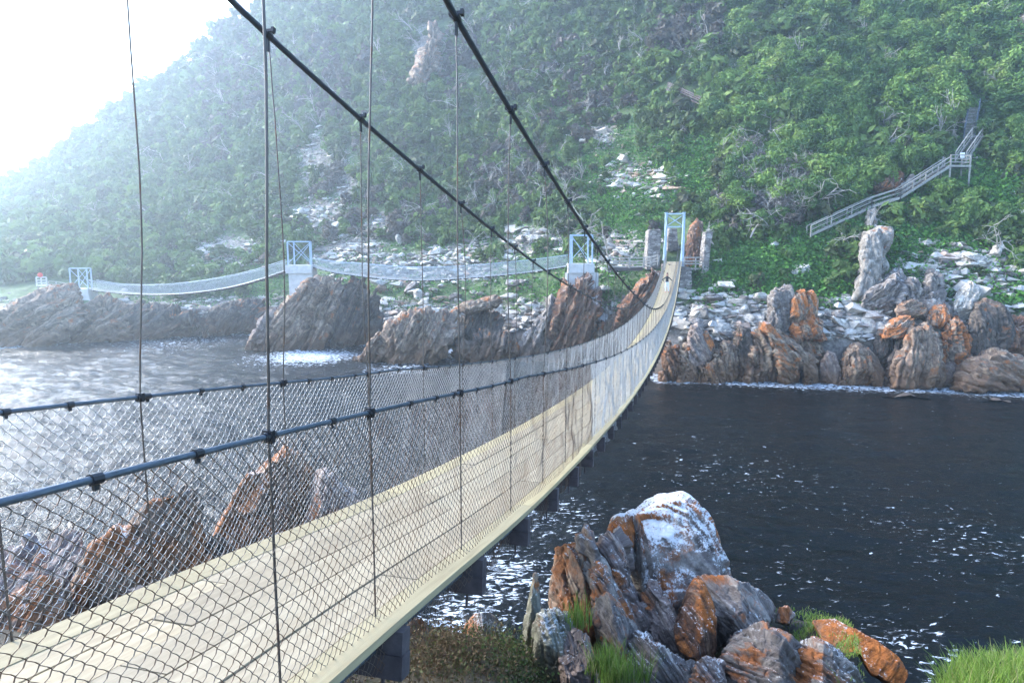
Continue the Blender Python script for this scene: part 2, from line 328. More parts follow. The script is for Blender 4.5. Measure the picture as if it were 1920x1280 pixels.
def far_bank():
    us = np.concatenate([np.linspace(-900, -100, 40), np.linspace(-96, 2000, 420), np.linspace(2030, 3200, 50)])
    ts = np.concatenate([np.linspace(0, 2, 26)[:-1], np.linspace(2, 7, 110)])
    V = np.zeros((len(us), len(ts)+6, 3)); SC = np.zeros((len(us), len(ts)+6))
    for a, u in enumerate(us):
        pv, py = prof(u); vv = np.interp(ts, range(8), pv); yy = np.interp(ts, range(8), py)
        xc = (u-960)/F; yc = -(vv-640)/F; k = yy/(CP+yc*SP)
        V[a, :len(ts)] = np.stack([xc*k, yy, CAM_Z+(-SP+yc*CP)*k], 1)
        SC[a, :len(ts)] = np.maximum(scree(np.full_like(vv, u), vv), np.clip((2.9-ts)/.6, 0, 1))
        top = V[a, len(ts)-1].copy(); dirn = np.array([top[0], top[1]])/np.hypot(top[0], top[1])
        for j in range(6):      # plateau then back slope
            hi = min(1., max(0., (u-480)/300)); d = (5, 14, 30, 60, 100, 150)[j]; dz = (1.0, .5, -3, -14, -34, -64)[j]*(1-hi)+(6, 17, 36, 62, 80, 60)[j]*hi
            V[a, len(ts)+j] = (top[0]+dirn[0]*d, top[1]+dirn[1]*d, max(top[2]+dz, -3))
    n = V.shape[1]; p = V.reshape(-1, 3)
    d = fbm(p*.045, 4)*2.0*np.clip((p[:, 2]-6)/25, .0, 1)+fbm(p*.35+9, 5)*.55
    p = p.copy(); p[:, 2] += d*.8; p[:, 1] += d*.6
    i = np.arange((len(us)-1)*(n-1)); r, c = i//(n-1), i % (n-1)
    Fq = np.stack([r*n+c, (r+1)*n+c, (r+1)*n+c+1, r*n+c+1], 1)
    m, nt, bs = newmat('hillside_ground'); pos = nd(nt, "ShaderNodeNewGeometry").outputs['Position']; sc = attr(nt, 'scree')
    n1 = noise(nt, pos, .35, 10, .7); n2 = noise(nt, pos, 1.7, 9, .72)
    soil = ramp(nt, noise(nt, pos, .8, 10, .75), [(.3, (.03, .035, .02)), (.45, (.05, .085, .03)), (.58, (.09, .15, .045)), (.72, (.07, .065, .045))])
    stone = ramp(nt, n2, [(.3, (.07, .06, .055)), (.48, (.19, .165, .145)), (.62, (.34, .315, .29)), (.75, (.12, .10, .09))])
    k = math_(nt, 'ADD', sc, math_(nt, 'MULTIPLY', math_(nt, 'SUBTRACT', n2, .5), 1.4))
    c = mix(nt, ramp(nt, k, [(.40, 0.), (.62, 1.)]), soil, stone)
    z = nd(nt, "ShaderNodeSeparateXYZ", Vector=pos).outputs[2]
    c = mix(nt, ramp(nt, math_(nt, 'MULTIPLY', z, .25), [(.1, .9), (.9, 0.)]), c, (.05, .032, .02))
    nt.links.new(c, bs.inputs['Base Color']); bs.inputs['Roughness'].default_value = .9
    nt.links.new(bump(nt, n2, .8, .35), bs.inputs['Normal'])
    o = mesh_np('hillside', p, Fq, m, smooth=True, attrs={'scree': SC.ravel()}); o['kind'] = 'structure'
far_bank()

# ------------------------------------------------------------------ near bank
def bank_edge(m): return np.interp(m, [-3, -1.5, -.9, -.4, -.25, .05, .12, .35, .45, .52, .555, .59, .655, .69, .9, 2, 4], [6, 8, 9, 8.5, 7.3, 7.3, 9, 9.3, 8.8, 8.0, 6.2, 4.7, 4.7, 5.3, 5.2, 4, 2])
def bank_z(x, y):
    x = np.asarray(x, float); y = np.asarray(y, float)
    yy = np.maximum(y, .6); ye = bank_edge(x/yy)
    zt = np.where(y < 1, -1.9, -1.9-.38*(y-1))
    ze = -1.9-.38*(np.maximum(ye, 1)-1)
    z = np.where(y < ye, zt, ze-(y-ye)*2.4)
    z = z-1.1*np.exp(-((x-1.7)/1.5)**4-((y-6.5)/2.1)**4)
    return CAM_Z+np.maximum(z, -16)
def near_bank():
    xs = np.linspace(-22, 22, 200); ys = np.linspace(-14, 16, 150); X, Y = np.meshgrid(xs, ys, indexing='ij')
    Z = bank_z(X, Y); p = np.stack([X.ravel(), Y.ravel(), Z.ravel()], 1)
    p[:, 2] += fbm(p*np.array([.9, .9, .3]), 4)*.22
    i = np.arange(199*149); r, c = i//149, i % 149; n = 150
    Fq = np.stack([r*n+c, (r+1)*n+c, (r+1)*n+c+1, r*n+c+1], 1)
    m, nt, bs = newmat('near_bank_soil'); pos = nd(nt, "ShaderNodeNewGeometry").outputs['Position']
    n1 = noise(nt, pos, 1.3, 10, .7); c = ramp(nt, n1, [(.3, (.028, .022, .016)), (.5, (.06, .05, .032)), (.62, (.045, .06, .022)), (.75, (.13, .115, .10))])
    nt.links.new(c, bs.inputs['Base Color']); bs.inputs['Roughness'].default_value = .95; nt.links.new(bump(nt, n1, .8, .1), bs.inputs['Normal'])
    o = mesh_np('near_bank_ground', p, Fq, m, smooth=True); o['kind'] = 'structure'
near_bank()

# ------------------------------------------------------------------ water
def water():
    az = np.radians(np.linspace(-75, 75, 640)); dist = np.concatenate([np.geomspace(4, 130, 620), np.geomspace(132, 600, 60)])
    A, Dm = np.meshgrid(az, dist, indexing='ij'); X = np.sin(A)*Dm; Y = np.cos(A)*Dm
    p = np.stack([X.ravel(), Y.ravel(), np.zeros(X.size)], 1)
    h = fbm(p*np.array([.20, .42, 1])+3, 3)*.22+fbm(p*np.array([.8, 1.3, 1])+7, 3)*.10
    u0 = 960+F*np.tan(A.ravel()); chop = np.interp(u0, [-200, 500, 1000, 1300], [1.4, 1.2, .85, .65]); h = h*chop
    p[:, 2] = h
    # closeness to the far waterline: wash of foam along the rocks
    u = 960+F*np.tan(A.ravel()); yw = np.interp(u, _cu, _shore); gap = yw-Y.ravel()
    shore = np.exp(-np.clip(gap-1.6, 0, 99)/np.where(u < 1150, 2.6, 1.4))*(np.interp(u, [-400, 300, 600, 1150, 1250], [.6, .7, .9, .85, .70]))
    near = 0*h
    for (cu, cv, R, s) in [(930, 1080, 3.4, .62), (1010, 970, 4.5, .42), (850, 1160, 2.5, .65), (580, 668, 7, 1.), (900, 668, 5, .85), (750, 690, 5, .6), (1740, 1230, 3, .4), (1380, 890, 6, .22), (1790, 1010, 5, .27), (1500, 1080, 3, .2), (330, 640, 12, .5)]:
        yc = -(cv-640)/F; Yc = -CAM_Z/((-SP+yc*CP)/(CP+yc*SP)); c = P(cu, cv, Yc)
        near = np.maximum(near, s*np.exp(-((p[:, 0]-c[0])**2+(p[:, 1]-c[1])**2)/R**2))
    n = len(dist); i = np.arange((len(az)-1)*(n-1)); r, c = i//(n-1), i % (n-1)
    Fq = np.stack([r*n+c, r*n+c+1, (r+1)*n+c+1, (r+1)*n+c], 1)[:, ::-1]
    m, nt, bs = newmat('dark_river_water'); pos = nd(nt, "ShaderNodeNewGeometry").outputs['Position']
    ps = vscale(nt, pos, (1., 1.7, 1.))
    w1 = noise(nt, ps, 1.1, 5, .6, .4); w2 = noise(nt, ps, 4.5, 4, .6, .3)
    hb = math_(nt, 'ADD', w1, math_(nt, 'MULTIPLY', w2, .5))
    nrm = bump(nt, math_(nt, 'MULTIPLY', hb, attr(nt, 'chop')), 1., .17)
    bs.inputs['Base Color'].default_value = (.0012, .002, .0026, 1); bs.inputs['Roughness'].default_value = .09; bs.inputs['IOR'].default_value = 1.33; bs.inputs['Specular IOR Level'].default_value = .34
    nt.links.new(nrm, bs.inputs['Normal'])
    f1 = noise(nt, vscale(nt, pos, (1., 2.0, 1.)), 2.4, 7, .68, .7); f0 = noise(nt, pos, .28, 3, .5)
    amt = math_(nt, 'MAXIMUM', attr(nt, 'shore'), math_(nt, 'MAXIMUM', attr(nt, 'near'), math_(nt, 'MULTIPLY', ramp(nt, f0, [(.50, 0.), (.76, 1.)]), .13)))
    k = math_(nt, 'ADD', f1, math_(nt, 'MULTIPLY', amt, .27))
    fm = ramp(nt, k, [(.668, 0.), (.73, 1.)])
    fo = nd(nt, "ShaderNodeBsdfDiffuse", Color=(.52, .57, .62, 1)); mx = nd(nt, "ShaderNodeMixShader", i0=fm, i1=bs.outputs[0], i2=fo.outputs[0])
    nt.links.new(mx.outputs[0], nt.nodes['Material Output'].inputs['Surface'])
    o = mesh_np('water', p, Fq, m, smooth=True, attrs={'shore': shore, 'near': near, 'chop': chop}); o['kind'] = 'structure'
water()

# ------------------------------------------------------------------ rocks
def bed_frame(tilt, yaw=0.0):
    "rows: bedding normal, along-strike, along-dip; tilt = lean of the layers from vertical (deg, + leans right)"
    a = math.radians(tilt); b = math.radians(yaw)
    n = np.array([math.cos(a)*math.cos(b), math.cos(a)*math.sin(b), -math.sin(a)]); d = np.array([math.sin(a)*math.cos(b), math.sin(a)*math.sin(b), math.cos(a)]); s = np.cross(d, n)
    return np.stack([n, s, d])
def rough(V, Nn, fr, size, amp, seed, det=1.0, warp=1.0):
    q = V@fr.T; s = np.array([seed*7.1, seed*3.3, seed*5.7])
    a = q*np.array([2.6, .45, .45])/size*det*2.2+s
    d = fbm(a, 5)*.28*(.4+.6*warp)
    b = q*np.array([3.4, .7, .7])/size*det*1.6+s+31
    cr = perlin(b+.5*fbm(b*.7, 2)[:, None]); d -= .55*np.exp(-(cr/.075)**2)
    g = q*np.array([1.2, 1.1, 1.1])/size*det*1.5+s+77
    c2 = perlin(g); d -= .22*warp*np.exp(-(c2/.06)**2)
    d += fbm(q/size*9*det+s, 4)*.22
    # layers and blocks: every bed, and every block of a bed, weathers back by its own amount
    rd = np.random.default_rng(seed+500).uniform(-1, 1, 997)
    for th, ln, am in ((.15, .55, .70), (.055, .25, .34)):
        lw = q[:, 0]/(size*th*(.55+.45*warp))+.55*warp*fbm(q/size*1.7+s, 3); li = np.floor(lw).astype(int)
        bs_ = q[:, 1]/(size*ln)+rd[li % 997]*7+.3*fbm(q/size*2.3+s+9, 2); bi = np.floor(bs_).astype(int)
        ds_ = q[:, 2]/(size*ln*1.5)+rd[(li*13+5) % 997]*7+.3*fbm(q/size*2.3+s+29, 2); di = np.floor(ds_).astype(int)
        d += am*(.65*rd[(li*7+1) % 997]+.55*rd[(li*31+bi*57+di*11) % 997])
        for w_, k_, g_ in ((lw, .09, rd[(np.round(lw).astype(int)*17+3) % 997]), (bs_, .05, rd[(li*3+bi*7) % 997]), (ds_, .05, rd[(li*5+di*11) % 997])):
            f_ = np.abs(w_-np.round(w_)); d -= am*.75*np.clip(g_, 0, 1)*np.exp(-(f_/k_)**2)
    return V+Nn*(d*amp*size*1.25)[:, None], q
def remesh_np(verts, faces, vox):
    me = bpy.data.meshes.new('tmp'); me.from_pydata([tuple(x) for x in verts], [], faces)
    bm = bmesh.new(); bm.from_mesh(me); bmesh.ops.recalc_face_normals(bm, faces=bm.faces); bmesh.ops.triangulate(bm, faces=bm.faces); bm.to_mesh(me); bm.free()
    o = bpy.data.objects.new('tmp', me); COL.objects.link(o); md = o.modifiers.new('r', 'REMESH'); md.mode = 'VOXEL'; md.voxel_size = vox
    ms = o.modifiers.new('s', 'SMOOTH'); ms.factor = .5; ms.iterations = 1
    dg = bpy.context.evaluated_depsgraph_get(); ev = o.evaluated_get(dg); em = ev.to_mesh()
    n = len(em.vertices); V = np.empty(n*3, np.float32); em.vertices.foreach_get('co', V); N = np.empty(n*3, np.float32); em.vertices.foreach_get('normal', N)
    nf = len(em.polygons); L = np.empty(nf*4, np.int32); em.loops.foreach_get('vertex_index', L)
    ev.to_mesh_clear(); bpy.data.objects.remove(o); bpy.data.meshes.remove(me)
    return V.reshape(-1, 3).astype(float), N.reshape(-1, 3).astype(float), L.reshape(-1, 4)
_seed = [0]
def slab_rock(name, outline, Yb, Yt, thick, mat, label, cat='rock', group=None, tilt=0, yaw=20, amp=.05, res=46, bulge=.25, front=.62, warp=1.0, cut=(.62, .92)):
    "a solid rock whose outline stands at its own distance: Yb at its foot, Yt at its top, thick metres deep"
    _seed[0] += 1; vs = [p[1] for p in outline]; v0, v1 = max(vs), min(vs)
    F0 = np.array([P(u, v, Yb+(Yt-Yb)*(v0-v)/max(1, v0-v1)) for u, v in outline])
    # subdivide the outline
    pts = []
    for i in range(len(F0)):
        for t in (0, .5): pts.append(F0[i]*(1-t)+F0[(i+1) % len(F0)]*t)
    F0 = np.array(pts); c = F0.mean(0); n = len(F0); b = bulge*thick
    it = int(F0[:, 2].argmax()); slope = min(0., (F0[it, 2]-CAM_Z)/F0[it, 1])*1.15; xs = c[0]/c[1]*.8
    rings = []
    for sc, dy in ((front*.72, -b*1.1), (min(.97, front+.27), -b*.78), (1., 0.), (1.02, thick*.35), (.93, thick*.75), (.6, thick)):
        r = c+(F0-c)*sc; r[:, 1] += dy; r[:, 2] += dy*(slope if dy > 0 else slope*.5); r[:, 0] += dy*xs if dy > 0 else 0; rings.append(r)
    V = np.concatenate(rings); Fs = [tuple(range(n)), tuple((len(rings)-1)*n+j for j in range(n))]
    for k in range(len(rings)-1):
        Fs += [(k*n+j, k*n+(j+1) % n, (k+1)*n+(j+1) % n, (k+1)*n+j) for j in range(n)]
    ext = F0.max(0)-F0.min(0); size = max(.3, float(np.sqrt(ext[0]*ext[2])))
    vox = max(ext[0], ext[2], thick)/res
    V, N, Q = remesh_np(V, Fs, vox)
    # flat broken faces on the side that weathers most
    rr = np.random.default_rng(_seed[0]+40); cc = (V.max(0)+V.min(0))/2; he = (V.max(0)-V.min(0))/2; X = (V-cc)/he
    for k in range(7):
        nv = np.array([rr.normal()*.75, -rr.uniform(.5, 1.), rr.normal()*.55+.15]); nv /= np.linalg.norm(nv)
        s_ = X@nv-rr.uniform(*cut); X = X-np.clip(s_, 0, None)[:, None]*nv*.93
    V = cc+X*he
    fr = bed_frame(tilt, yaw)
    V, q = rough(V, N, fr, size, amp, _seed[0], 1.0, warp)
    o0 = np.array([c[0], c[1]+thick*.3, F0[:, 2].min()])
    o = mesh_np(name, V-o0, Q, MR[mat], smooth=True, attrs={'q': q}); o.location = o0
    return tag(o, label, cat, group)

# ------------------------------------------------------------------ main suspension bridge
KX, AX = 1.73, .2677; NB = math.hypot(1, AX); DIR = np.array([AX, 1, 0])/NB; NL = np.array([-1, AX, 0])/NB; W = 1.5; YF = 77.0
ZD = hermite([-3, 0, 3.5, 6.4, 9.25, 12.6, 15.7, 23.6, 30, 38, 47, 55.4, 63, 69.8, 74, 77.4], [-1.15, -1.5, -2.02, -2.53, -2.94, -3.36, -3.70, -4.36, -4.72, -4.93, -4.85, -4.4, -3.6, -2.6, -1.85, -1.2])
RH = lambda y: np.interp(y, [-2, 1.6, 3.6, 7, 60, 77], [1.08, 1.1, 1.17, 1.32, 1.32, 1.25])
ZC = hermite([-6, 0, 4.95, 9, 14.4, 20, 27.7, 34, 41, 48, 55, 62, 70, 77.2], [5.1, 3.15, 1.62, .68, -.40, -1.32, -2.36, -2.86, -3.03, -2.8, -2.05, -.75, 1.35, 3.95])
def bp(y, lat=0.0, dz=0.0, base=ZD):
    "point on the bridge: y along, lat metres to the left of the right-hand edge, dz above the deck top"
    y = np.asarray(y, float); z = CAM_Z+base(y)+dz
    return np.stack([-KX+AX*y+lat*NL[0]+0*y, y+lat*NL[1], z+0*y], -1)
br = empty('suspension_bridge', bp(-1.5, W/2, -.3), 'long timber footbridge hung from black cables, sweeping across the dark river to the far bank', 'bridge')

def planks():
    rows = [(.165, .262), (.431, .262), (.697, .262), (.963, .262), (1.196, .192)]
    V = []; Fq = []; TI = []; Q = []; b = 0
    for ri, (lat, wd) in enumerate(rows):
        y = -1.6+random.uniform(-2, 0)
        while y < YF:
            L = random.choice([3.6, 4.2, 4.8]); y1 = min(y+L, YF+.2); ys = np.arange(y+.004, y1, .3); ys = np.append(ys, y1-.004)
            ti = random.random(); dz = random.uniform(-.004, .004); hw = wd/2-.004
            la = lat+random.uniform(-.002, .002)
            for k, yy in enumerate(ys):
                for (l, z) in ((la-hw, 0), (la+hw, 0), (la+hw, -.045), (la-hw, -.045)):
                    V.append(bp(yy, l, dz+z)); TI.append(ti); Q.append((yy, l, z))
            m = len(ys)
            for k in range(m-1):
                o = b+k*4
                for j in range(4): Fq.append((o+j, o+4+j, o+4+(j+1) % 4, o+(j+1) % 4))
            Fq.append((b, b+1, b+2, b+3)); Fq.append((b+(m-1)*4+3, b+(m-1)*4+2, b+(m-1)*4+1, b+(m-1)*4)); b += m*4; y = y1
    o = mesh_np('deck_planks', np.array(V), np.array(Fq), M_PLANK, br, attrs={'tint': np.array(TI), 'q': np.array(Q)})
    for lat, wd in ((.015, .030*1.2), (1.388, .215)):
        if lat < .1: lat, wd = -.06, .175
        V = []; Fq = []; TI = []; Q = []; b = 0; y = -2.3
        while y < YF:
            L = random.choice([4.2, 4.8, 5.4]); y1 = min(y+L, YF+.2); ys = np.append(np.arange(y+.003, y1, .3), y1-.003); ti = random.random(); hw = wd/2
            for yy in ys:
                for (l, z) in ((lat-hw, .002), (lat+hw, .002), (lat+hw, -.045), (lat-hw, -.045)):
                    V.append(bp(yy, l, z)); TI.append(ti); Q.append((yy, l, z))
            m = len(ys)
            for k in range(m-1):
                o = b+k*4
                for j in range(4): Fq.append((o+j, o+4+j, o+4+(j+1) % 4, o+(j+1) % 4))
            Fq.append((b, b+1, b+2, b+3)); Fq.append((b+(m-1)*4+3, b+(m-1)*4+2, b+(m-1)*4+1, b+(m-1)*4)); b += m*4; y = y1
        mesh_np('edge_board', np.array(V), np.array(Fq), M_EDGE, br, attrs={'tint': np.array(TI), 'q': np.array(Q)})
planks()
HY = [2.73]+[3.6+1.41*i for i in range(51)]           # bearer / hanger stations
BY = [.8, 2.2]+HY[1:]
for y in BY:
    m = MB(); c = bp(y, W/2-.02, 0); a = NL*(W/2+.17)
    sl_ = (ZD(y+.1)-ZD(y-.1))/.2; t = np.array([DIR[0], DIR[1], sl_*.97]); t /= np.linalg.norm(t); up = np.cross(NL, t); up *= np.sign(up[2])
    m.box(c-up*.112, a, t*.052, up*.064); m.box(c-up*.245, a*1.005, t*.055, up*.066)
    for s_ in (-1, 1): m.box(c+a*s_*.86-up*.35, NL*.008, t*.008, up*.075)
    m.build('bearer', M_BEAM, br)
def cable(name, ys, lat, dz, base, r, mat, n=8, tw=True):
    m = MB(); yn = ys[ys < 13]; yf = ys[ys >= 12.5]
    yy = np.linspace(yn[0], 13, int((13-yn[0])/.035))
    m.tube(bp(yy, lat(yy) if callable(lat) else lat, dz(yy) if callable(dz) else dz, base), r, 24 if tw else 8, True, 6 if tw else 0, 2*math.pi/.22/6)
    yy = np.linspace(13, ys[-1], 160); m.tube(bp(yy, lat(yy) if callable(lat) else lat, dz(yy) if callable(dz) else dz, base), r, 8)
    return m.build(name, mat, br, True)
ysall = np.linspace(-2.2, 77.2, 300)
rails = []
clat = lambda y: -.11*np.clip((4.8-np.asarray(y, float))/1.2, 0, 1)**2
for lat in (0., W+.0):
    rails.append(cable('handrail_cable', np.linspace(-2.0, 77, 300), lat, RH, ZD, .0115, M_RAIL))
    cable('main_cable', np.linspace(-4.0, 77.2, 300), lambda y, lat=lat: lat+clat(y), 0, ZC, .0215, M_CABLE)
    cable('support_cable', np.linspace(-1.5, 77, 300), -.02 if lat < .5 else W-.02, -.17, ZD, .017, M_RAIL)
for rc, lat in zip(rails, (0., W)):
    for k in range(24):
        y = 1.05+.43*k+random.uniform(-.06, .06); m = MB(); yy = np.array([y-.018, y+.018])
        m.tube(bp(yy, lat, RH(yy)), .0185, 10); p = bp(y, lat, float(RH(y))-.022)
        m.box(p, NL*.005, DIR*.009, np.array([0, 0, .012])); m.build('clip', M_BLACK, rc)
# hangers with their clamps on the main cable
for side, lat in ((0, 0.), (1, W)):
    for i, y in enumerate(HY[:49]):
        ph = rng.uniform(0, 6, 3); lt = lat+float(clat(y)) if i else (lat+.7 if side else -.02)
        zt = float(ZC(y)); zr = float(ZD(y)+RH(y)); zb = float(ZD(y))-.36
        H = zt-zr
        zs = np.concatenate([np.linspace(zt, zr, 14), np.linspace(zr, zb, 6)[1:]])
        f = np.concatenate([np.linspace(0, 1, 14), np.ones(5)]); k_ = min(1, H/3.)
        bow = np.sin(f*math.pi)*(.045*np.sin(ph[0])+.02)*k_+np.sin(f*2*math.pi+ph[1])*.018*k_*np.sin(f*math.pi)+rng.normal(0, .0025, len(f))
        bow2 = np.sin(f*math.pi)*.05*np.sin(ph[2])*k_
        pts = np.stack([-KX+AX*y+(lt+(lat-lt)*f)*NL[0]+bow*DIR[0]+bow2*NL[0], y+(lt+(lat-lt)*f)*NL[1]+bow*DIR[1]+bow2*NL[1], CAM_Z+zs], 1)
        m = MB(); m.tube(pts, .0062 if i == 0 else .0052 if i < 14 else .007, 8 if i < 8 else 5)
        h = m.build('hanger', M_ROD, br, True)
        if i < 26:
            m = MB(); sl_ = float((ZC(y+.1)-ZC(y-.1))/.2); t = np.array([DIR[0], DIR[1], sl_]); t /= np.linalg.norm(t); up = np.cross(NL, t); up *= np.sign(up[2]); c = pts[0]
            m.tube([c-t*.03, c+t*.03], .031, 10); m.box(c+up*.035, NL*.05, t*.010, up*.010); m.box(c+up*.035+NL*.042, NL*.011, t*.017, up*.02); m.box(c+up*.035-NL*.042, NL*.011, t*.017, up*.02)
            m.box(c-np.array([0, 0, .07]), NL*.007, DIR*.014, np.array([0, 0, .05])); m.build('clamp', M_BLACK, h)
            m = MB(); c = bp(y, lat, float(RH(y))); m.tube([c-DIR*.03, c+DIR*.03], .021, 10); m.box(c, NL*.022, DIR*.012, np.array([0, 0, .026])); m.build('rail_clamp', M_BLACK, h)
def chain_link(s0, s1, cell, r, n, topf, botf, N3, T3, sway=.02, seed=1):
    "woven wires: each one a vertical zigzag hooking its neighbours. topf/botf: arrays of s -> points"
    W_ = int((s1-s0)/(cell/2)); s = s0+np.arange(W_)*cell/2
    hh = float(np.mean(np.linalg.norm(topf(s)-botf(s), axis=1))); K = int(hh/(cell/2))+1
    k = np.arange(K); zig = ((k[None]+np.arange(W_)[:, None]) % 2)
    sm = s[:, None]+zig*cell/2*1.12-cell*.03; fr = k/(K-1)
    top = topf(sm.ravel()).reshape(W_, K, 3); bot = botf(sm.ravel()).reshape(W_, K, 3)
    Pn = bot+(top-bot)*fr[None, :, None]
    g = np.stack([sm.ravel()*.9, np.tile(fr*2.2, W_)+seed, 0*sm.ravel()+seed*2.3], 1); sw = fbm(g, 3).reshape(W_, K)
    edge = np.sin(np.clip(fr, 0, 1)*math.pi)[None]**.6
    lo = np.clip(1-fr*5, 0, 1)[None]
    Pn = Pn+N3*((sw*sway*edge+lo*sw*sway*1.5)+np.where(zig > 0, 1, -1)*r*.9)[..., None]
    g2 = np.stack([sm.ravel()*1.3+40, np.tile(fr*3, W_), 0*sm.ravel()+seed], 1); Pn = Pn+T3*(fbm(g2, 2).reshape(W_, K)*cell*.35)[..., None]
    Pn[..., 2] += fbm(g2+11, 2).reshape(W_, K)*cell*.3
    if n > 3:                                    # bends between the knots
        md = (Pn[:, 1:]+Pn[:, :-1])/2+T3*cell*.10+np.array([0, 0, -cell*.05]); Q2 = np.empty((W_, 2*K-1, 3)); Q2[:, ::2] = Pn; Q2[:, 1::2] = md; Pn = Q2; K = 2*K-1
    a = np.arange(n)/n*2*math.pi+.6
    V = Pn[:, :, None]+r*(np.cos(a)[:, None]*N3+np.sin(a)[:, None]*T3*1.3)[None, None]
    idx = np.arange(W_*K*n).reshape(W_, K, n)
    A = idx[:, :-1]; B = idx[:, 1:]
    Fq = np.stack([A, np.roll(A, -1, 2), np.roll(B, -1, 2), B], -1).reshape(-1, 4)
    return V.reshape(-1, 3), Fq
def cat_mesh(parts):
    b = 0; VV = []; FF = []
    for V, Fq in parts: VV.append(V); FF.append(Fq+b); b += len(V)
    return np.concatenate(VV), np.concatenate(FF)
for side, lat in ((0, 0.), (1, W)):
    out = -.07 if side == 0 else .07
    tf = lambda s, lat=lat: bp(s, lat, RH(s)); bf = lambda s, lat=lat, out=out: bp(s, lat+out, -.30+.05*np.sin(s*1.7)+.04*np.sin(s*4.1))
    Vn, Fn = chain_link(-.8, 11.5, .066, .00185, 4, tf, bf, NL, DIR, .05, side+1)
    mesh_np('mesh_fence', Vn, Fn, M_OLDWIRE if side == 0 else M_WIRE, br, smooth=True)
    V, Fq = cat_mesh([chain_link(11.5, 30, .095, .0026, 3, tf, bf, NL, DIR, .05, side+3), chain_link(30, 76.5, .15, .0048, 3, tf, bf, NL, DIR, .04, side+5)])
    mesh_np('mesh_fence', V, Fq, M_WIRE, br, smooth=True)
# far portal
def portal():
    m = MB(); z0 = CAM_Z-3.2; zt = CAM_Z+4.15; posts = []
    for lat in (-.22, W+.22):
        m = MB(); p = bp(77.3, lat, 0); m.bar((p[0], p[1], z0), (p[0], p[1], zt), .24, .24, (0, 1, 0)); m.box((p[0], p[1], zt+.02), (.17, 0, 0), (0, .17, 0), (0, 0, .03)); m.build('tower_post', M_TOWER, br); posts.append(p)
    m = MB()
    for z in (zt-.12, zt-1.55): m.bar((posts[0][0], posts[0][1], z), (posts[1][0], posts[1][1], z), .14, .16)
    m.build('tower_crossbeam', M_TOWER, br)
    m = MB(); m.bar((posts[0][0], posts[0][1]-.03, zt-.2), (posts[1][0], posts[1][1]-.03, zt-1.5), .08, .09); m.bar((posts[1][0], posts[1][1]+.03, zt-.2), (posts[0][0], posts[0][1]+.03, zt-1.5), .08, .09); m.build('tower_brace', M_TOWER, br)
    for lat in (-.16, W+.16):                                  # sloping stays beside the deck
        m = MB(); a = bp(71.5, lat, 1.25); b = bp(77.2, lat, 4.5); m.tube([a, b], .05, 6); m.build('stay', M_TOWER, br)
portal()

# ------------------------------------------------------------------ the two farther footbridges on their piers
def pier(u0, u1, vtop, vdeck, vbase, Y, label, foot=None, widen=0):
    c = P((u0+u1)/2, vdeck, Y); e = empty('bridge_pier', (c[0], c[1], P(u0, vbase, Y)[2]), label, 'bridge pier', 'bridge piers along the far shore')
    xl, xr = P(u0, vdeck, Y)[0], P(u1, vdeck, Y)[0]; zt, zd, zb = P(u0, vtop, Y)[2], P(u0, vdeck, Y)[2], P(u0, vbase, Y)[2]
    wx = (xr-xl)/2; cx = (xl+xr)/2; m = MB()
    m.box((cx, Y+.7, zd-.55), (wx+.25, 0, 0), (0, 1.25, 0), (0, 0, .55)); m.box((cx+.15, Y+.8, (zd-1.1+zb-2)/2), (wx+.1+widen, 0, 0), (0, 1.15, 0), (0, 0, (zd-1.1-zb+2)/2))
    o = m.build('concrete_base', M_CONC, e)
    pts = {}
    for i, x in enumerate((xl, xr)):
        for j, y in enumerate((Y-.1, Y+1.5)):
            xx = x+(.42 if j else 0)*(-1 if i else 1)*.8
            m = MB(); m.bar((xx, y, zd), (xx, y, zt), .17, .17, (0, 1, 0)); m.build('post', M_TOWER, e); pts[i, j] = (xx, y)
    m = MB()
    for j in (0, 1): m.bar((*pts[0, j], zt), (*pts[1, j], zt), .2, .16)
    for i in (0, 1): m.bar((*pts[i, 0], zt-.001), (*pts[i, 1], zt-.001), .15, .14)
    m.build('top_beam', M_TOWER, e)
    for j in (0, 1):
        m = MB(); y = pts[0, j][1]; m.bar((pts[0, j][0], y-.02, zt-.1), (pts[1, j][0], y-.02, zd+.3), .07, .07)
        if j == 0 or vtop > 445: m.bar((pts[1, j][0], y+.06, zt-.1), (pts[0, j][0], y+.06, zd+.3), .07, .07)
        m.build('brace', M_TOWER, e)
    return e
pier(1069, 1110, 441, 494, 552, 80.5, 'concrete pier with blue steel frame on the red rock nearest the main bridge', widen=.5)
pier(541, 583, 453, 497, 560, 92, 'middle concrete pier with X braced blue frame on tilted dark strata')
pier(134, 166, 503, 541, 575, 109, 'hazy farthest concrete pier with pale steel frame on the left headland')
